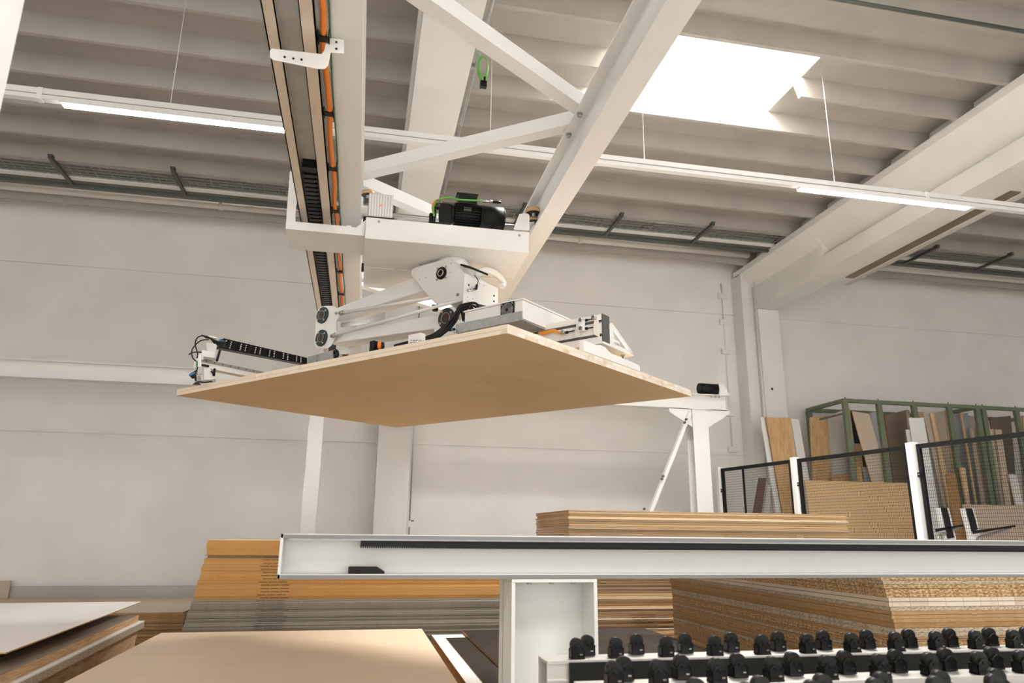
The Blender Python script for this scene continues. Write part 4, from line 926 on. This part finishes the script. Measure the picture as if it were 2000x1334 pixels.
# ================================================================== FENCE
PY = {1: (5.39, 10.3), 2: (5.64, 8.68), 3: (5.96, 6.92), 4: (6.30, 5.3)}
HF = 1.0
def fpost(p, w, label):
    x, y = p; f = empty('fence_post', (x, y, FL), label, 'fence post')
    MB().box(x-w/2, x+w/2, y-w/2, y+w/2, FL+.012, HF+.02).build('tube', 'white_paint', f, bevel=.004)
    MB().box(x-w, x+w, y-w, y+w, FL, FL+.012).build('foot', 'white_paint', f)
fpost(PY[1], .085, 'white fence post nearest the crane runway post')
fpost(PY[2], .085, 'white fence post in front of the tall oak board')
fpost(PY[3], .095, 'white fence post right of the large beige board behind the mesh')
fpost(PY[4], .095, 'white fence post at the far end of the right mesh panel')
def fpanel(a, b, label, split=None):
    a, b = Vector((*a, 0)), Vector((*b, 0)); d = (b-a).normalized(); a = a+d*.062; b = b-d*.062; n = Vector((-d.y, d.x, 0)); Ln = (b-a).length
    f = empty('mesh_fence_panel', (*((a+b)/2).xy, FL+.12), label, 'fence')
    z0, z1 = FL+.12, HF-.005
    g = MB()
    def P(s, z, o=0): return a+d*s+n*o+ZZ*z
    g.bar(P(0, z1-.024), P(Ln, z1-.024), .03, .048); g.bar(P(0, z0+.015), P(Ln, z0+.015), .03, .03)
    g.bar(P(.02, z0), P(.02, z1), .04, .04, up=d); g.bar(P(Ln-.02, z0), P(Ln-.02, z1), .04, .04, up=d)
    if split: g.bar(P(Ln*split, z0), P(Ln*split, z1), .022, .022, up=d)
    g.build('frame', 'black_satin', f)
    g = MB(); s = .03
    while s < Ln-.02: g.bar(P(s, z0), P(s, z1), .0018, .0018, up=d); s += .021
    z = z0+.03
    while z < z1-.02: g.bar(P(.01, z), P(Ln-.01, z), .0026, .0026); z += .036
    g.build('wire_mesh', 'black_satin', f)
    for z in (z1-.33,): 
        g = MB(); g.bar(P(-.05, z, -.02), P(.03, z, -.02), .02, .05); g.build('bracket', 'black_plastic', f)
        g = MB(); g.cyl(P(.01, z, -.035), P(.01, z, -.05), .009, 8); g.build('bracket_bolt', 'chrome', f)
fpanel(PY[1], PY[2], 'black mesh fence panel with a middle bar, farthest from the rail', .33)
fpanel(PY[2], PY[3], 'black mesh fence panel in front of the large beige board')
fpanel(PY[3], PY[4], 'black mesh fence panel at the right edge with the panel cart behind')

# ================================================================== RACK AND LEANING BOARDS
YN, YFr = 10.3, 11.28; zt = 2.20; X0 = 7.66
t = empty('board_rack', (10, 10.8, FL), 'tall green steel rack holding upright boards by the back wall', 'rack')
ups = [onY(x, 790, YN).x for x in (1652, 1716, 1784, 1852, 1906, 1918, 1982)]; st_ = ups[-1]-ups[-2]; ups += [ups[-1]+.53*k for k in (1, 2)]
MB().box(X0, ups[-1]+.05, YN-.03, YN+.03, zt-.06, zt).build('front_top_beam', 'green_paint', t)
MB().box(X0, ups[-1]+.05, YFr-.03, YFr+.03, zt-.06, zt).build('rear_top_beam', 'green_paint', t)
for x in (X0+.03, ups[4], ups[-1]): MB().box(x-.03, x+.03, YN+.03, YFr-.03, zt-.06, zt).build('side_beam', 'green_paint', t)
for x in [X0+.045]+ups[1:]: MB().box(x-.042, x+.042, YN-.03, YN+.03, FL, zt-.06).build('upright', 'green_paint', t)
for x in (X0+.04, ups[3], ups[-1]): MB().box(x-.04, x+.04, YFr-.04, YFr+.04, FL, zt-.06).build('rear_upright', 'green_paint', t)
MB().box(X0, X0+.02, YN+.03, YFr-.03, zt-.26, zt-.23).build('side_bar', 'green_paint', t)
MB().box(X0, ups[-1]+.05, YN-.03, YFr+.03, FL, FL+.1).build('bottom_beam', 'green_paint', t)
for x in ups[:-1]: MB().cyl((x-.0, YN, zt), (x, YN, zt+.03), .008, 8).build('stud', 'dark_galvanised', t)
def lean(pts, Y, th, face, label, edge=None, group=None, cat='board', name='leaning_board', Yb=None):
    """slab given by its outline on the plane Y, leaning back; the foot is continued to the floor"""
    P4 = [onY(x, y, Y) for x, y in pts]           # top-left, top-right, bottom-right, bottom-left (foot side)
    tl, tr, brr, bl = P4
    def down(a, b):
        return a+(b-a)*((FL-a.z)/(b.z-a.z))
    bl, brr = down(tl, bl), down(tr, brr)
    g = MB().prism([tl, tr, brr, bl], (0, th, 0), 0, me=1)
    o = g.build(name, [face, edge or face]); return tag(o, label, cat, group)
# boards standing left of the rack, in front of the right column
lean(((1485, 815), (1500, 815), (1535, 1000), (1516, 1000)), 10.62, .02, 'pure_white_laminate', 'narrow white board leaning on the right column behind the oak board')
lean(((1496, 815), (1544, 816), (1568, 1000), (1528, 1000)), 10.56, .03, 'oak_face', 'wide oak-veneered board leaning in front of the right column', 'mdf_deep')
lean(((1545, 818), (1560, 819), (1592, 1000), (1576, 1000)), 10.64, .02, 'white_laminate', 'pale board leaning between the oak board and the green rack')
lean(((1483, 933), (1497, 934), (1488, 1000), (1472, 1000)), 10.3, .03, 'brown_laminate', 'dark brown plank tilted against the wall behind the mesh fence')
lean(((1499, 947), (1505, 947), (1503, 1000), (1490, 1000)), 10.4, .02, 'grey_laminate', 'short grey offcut beside the dark brown plank', name='board_offcut')
# inside the rack (first bay seen through the side)
lean(((1582, 815), (1617, 812), (1627, 1000), (1590, 1000)), 10.95, .03, 'oak_face', 'film-wrapped honey-brown board in the first rack bay')
lean(((1617, 813), (1645, 802), (1662, 1000), (1628, 1000)), 11.1, .03, 'white_laminate', 'wide pale board behind the honey-brown board in the first bay')
lean(((1626, 928), (1660, 925), (1664, 1000), (1628, 1000)), 10.8, .03, 'oak_face', 'short honey-brown offcut low in the first rack bay', name='board_offcut')
lean(((1657, 798), (1660, 797), (1676, 1000), (1672, 1000)), 10.45, .03, 'mdf_face', 'thin brown board just right of the first rack upright')
lean(((1662, 803), (1668, 802), (1690, 865), (1670, 866)), 10.8, .02, 'black_gap', 'black board behind the tilted beige board')
lean(((1664, 803), (1697, 808), (1734, 936), (1702, 938)), 10.36, .02, 'beige_laminate', 'long beige board tilted across the second rack bay', 'mdf_face')
lean(((1670, 866), (1682, 867), (1688, 940), (1676, 940)), 10.6, .02, 'mdf_face', 'short brown offcut under the black board', name='board_offcut')
lean(((1673, 912), (1682, 912), (1690, 1000), (1679, 1000)), 10.5, .02, 'oak_face', 'small honey offcut low between rack uprights', name='board_offcut')
lean(((1685, 912), (1693, 912), (1700, 940), (1690, 940)), 10.52, .02, 'bluegrey_laminate', 'small grey offcut beside the honey offcut', name='board_offcut')
lean(((1699, 806), (1714, 803), (1736, 940), (1722, 940)), 10.7, .02, 'bluegrey_laminate', 'light grey board behind the tilted beige board')
lean(((1728, 812), (1772, 800), (1779, 940), (1746, 940)), 10.6, .03, 'taupe_laminate', 'large dark taupe board in the third rack bay', 'mdf_deep')
lean(((1772, 800), (1776, 801), (1790, 940), (1784, 940)), 10.45, .03, 'beige_laminate', 'thin beige board edge beside the taupe board')
lean(((1775, 816), (1804, 816), (1835, 1000), (1805, 1000)), 10.2, .02, 'pure_white_laminate', 'bright white board leaning out of the rack beside the fence post')
lean(((1770, 839), (1777, 839), (1800, 1000), (1792, 1000)), 10.24, .02, 'white_laminate', 'short white board left of the bright white board')
lean(((1792, 805), (1803, 804), (1820, 1000), (1806, 1000)), 10.75, .02, 'mdf_orange', 'orange-brown board behind the bright white board')
lean(((1803, 804), (1807, 805), (1850, 1000), (1845, 1000)), 10.36, .02, 'beige_laminate', 'thin pale board edge right of the bright white board')
lean(((1808, 807), (1816, 807), (1856, 1000), (1848, 1000)), 10.42, .02, 'grey_laminate', 'thin grey board edge in the fourth rack bay')
lean(((1817, 806), (1823, 807), (1865, 1000), (1855, 1000)), 10.38, .03, 'mdf_orange', 'orange board edge in the fourth rack bay')
lean(((1822, 806), (1846, 802), (1868, 1000), (1846, 1000)), 10.8, .03, 'beige_laminate', 'wide mauve-beige board in the fourth rack bay')
lean(((1846, 802), (1849, 803), (1866, 930), (1862, 930)), 10.44, .02, 'mdf_face', 'thin brown edge closing the fourth rack bay')
lean(((1848, 926), (1866, 926), (1888, 1045), (1868, 1045)), 9.95, .03, 'mdf_deep', 'dark orange board standing in front of the fourth bay')
lean(((1858, 808), (1876, 806), (1905, 1000), (1882, 1000)), 10.8, .02, 'bluegrey_laminate', 'blue-grey board in the fifth rack bay')
lean(((1876, 806), (1879, 807), (1912, 1000), (1908, 1000)), 10.44, .02, 'mdf_face', 'thin brown edge beside the blue-grey board')
lean(((1879, 808), (1890, 806), (1922, 1000), (1908, 1000)), 10.6, .02, 'bluegrey_laminate', 'narrow blue-grey board right of the wide blue-grey one')
lean(((1876, 913), (1885, 914), (1896, 990), (1889, 990)), 10.2, .04, 'mdf_orange', 'short orange stick between grey boards', name='board_offcut')
lean(((1891, 814), (1903, 812), (1925, 1000), (1913, 1000)), 10.8, .02, 'grey_laminate', 'dull grey board behind the double upright')
lean(((1897, 836), (1910, 836), (1936, 1000), (1922, 1000)), 10.4, .04, 'beige_laminate', 'pink-beige board left of the double upright')
lean(((1923, 809), (1929, 810), (1945, 1000), (1938, 1000)), 10.6, .04, 'mdf_orange', 'orange-edged board in the sixth rack bay')
lean(((1934, 816), (1974, 812), (1990, 1000), (1960, 1000)), 10.9, .03, 'taupe_laminate', 'very dark olive board in the sixth rack bay')
lean(((1928, 838), (1941, 838), (1963, 1000), (1950, 1000)), 10.4, .03, 'beige_laminate', 'beige plank right of the double upright')
lean(((1944, 839), (1956, 839), (1978, 1000), (1966, 1000)), 10.36, .03, 'beige_laminate', 'beige plank split by a black gap from its neighbour')
lean(((1941, 839), (1944, 839), (1967, 1000), (1963, 1000)), 10.42, .03, 'black_gap', 'thin black strip painted as the dark gap between two beige planks')  # black slab painted in for the shade of the gap
lean(((1971, 926), (1985, 926), (2000, 990), (1986, 990)), 10.3, .03, 'white_laminate', 'short whitish board at the foot of the olive board')
lean(((1990, 812), (1995, 812), (2012, 1000), (2006, 1000)), 10.5, .05, 'beige_laminate', 'beige board edge at the right end of the rack')
lean(((1997, 812), (2001, 812), (2020, 1000), (2014, 1000)), 10.5, .05, 'mdf_orange', 'orange board edge at the right end of the rack')
# wide boards standing in front of the rack
def wide(x0, x1, y, ztop, label, m_='mdf_face'):
    o = MB().prism([(x0, y, FL), (x1, y, FL), (x1, y+.25, ztop), (x0, y+.25, ztop)], (0, .02, 0)).build('leaning_board', [m_]); return tag(o, label, 'board')
a = onY(1572, 948, 9.9); b = onY(1779, 934, 9.9)
wide(a.x, b.x, 9.65, (a.z+b.z)/2, 'large beige board leaning lengthwise against the rack behind the mesh', 'mdf_face')
a = onY(1880, 985, 9.9); wide(a.x, a.x+2.2, 9.65, a.z, 'long pale beige board leaning at the right behind the panel cart', 'beige_laminate')
# panel cart: two steel uprights with black padded L-shaped arms
cart = empty('panel_cart', (7.9, 8.6, FL), 'steel panel cart with two black padded L-shaped arms behind the right mesh panel', 'cart')
def cart_arm(back, arm_, Y, down):
    B = [onY(x, y, Y) for x, y in back]; T = [onY(x, y, Y) for x, y in arm_]
    foot = B[3]+(B[3]-B[0]).normalized()*((B[3].z-FL-.1)/abs((B[3]-B[0]).normalized().z)) if down else B[3]
    w0 = Vector((.045, 0, 0)); lo = Vector((B[3].x+.02, Y, FL+.08))
    MB().prism([B[0]-w0, B[1]+w0, B[2]+w0, lo+Vector((.06, 0, 0)), lo-Vector((.06, 0, 0)), B[3]-w0], (0, .05, 0)).build('upright', 'white_gloss', cart, bevel=.004)
    MB().prism([B[0], B[1], B[2], B[3]], (0, -.02, 0)).build('back_pad', 'black_plastic', cart, bevel=.004)
    a0, a1 = T
    MB().prism([a0, a1, a1-ZZ*.022, a0-ZZ*.04], (0, -.02, 0)).build('arm_pad', 'black_plastic', cart, bevel=.004)
    MB().tube(spline([a1-ZZ*.03+Vector((-.03, .01, 0)), a0.lerp(a1, .5)-ZZ*.07, a0.lerp(a1, .12)-ZZ*.10, a0.lerp(a1, 0)-ZZ*.22-Vector((.0, 0, 0))]), .016, 10).build('arm_tube', 'steel', cart)
    MB().cyl(a1-ZZ*.012-Vector((.0, .02, 0)), a1-ZZ*.012+Vector((.015, -.02, 0)), .014, 10).build('arm_tip', 'black_rubber', cart)
cart_arm(((1885, 993), (1897, 993), (1908, 1034), (1897, 1038)), ((1898, 1037), (1978, 1026)), 8.6, False)
cart_arm(((1837, 992), (1848, 992), (1862, 1050), (1850, 1052)), ((1826, 1033), (1876, 1025)), 8.6, True)
MB().box(7.1, 8.3, 8.4, 8.8, FL+.05, FL+.10).build('base_frame', 'steel', cart)
for x in (7.2, 8.2):
    for y in (8.45, 8.75): MB().cyl((x, y-.02, FL+.026), (x, y+.02, FL+.026), .025, 14).build('wheel', 'black_rubber', cart)
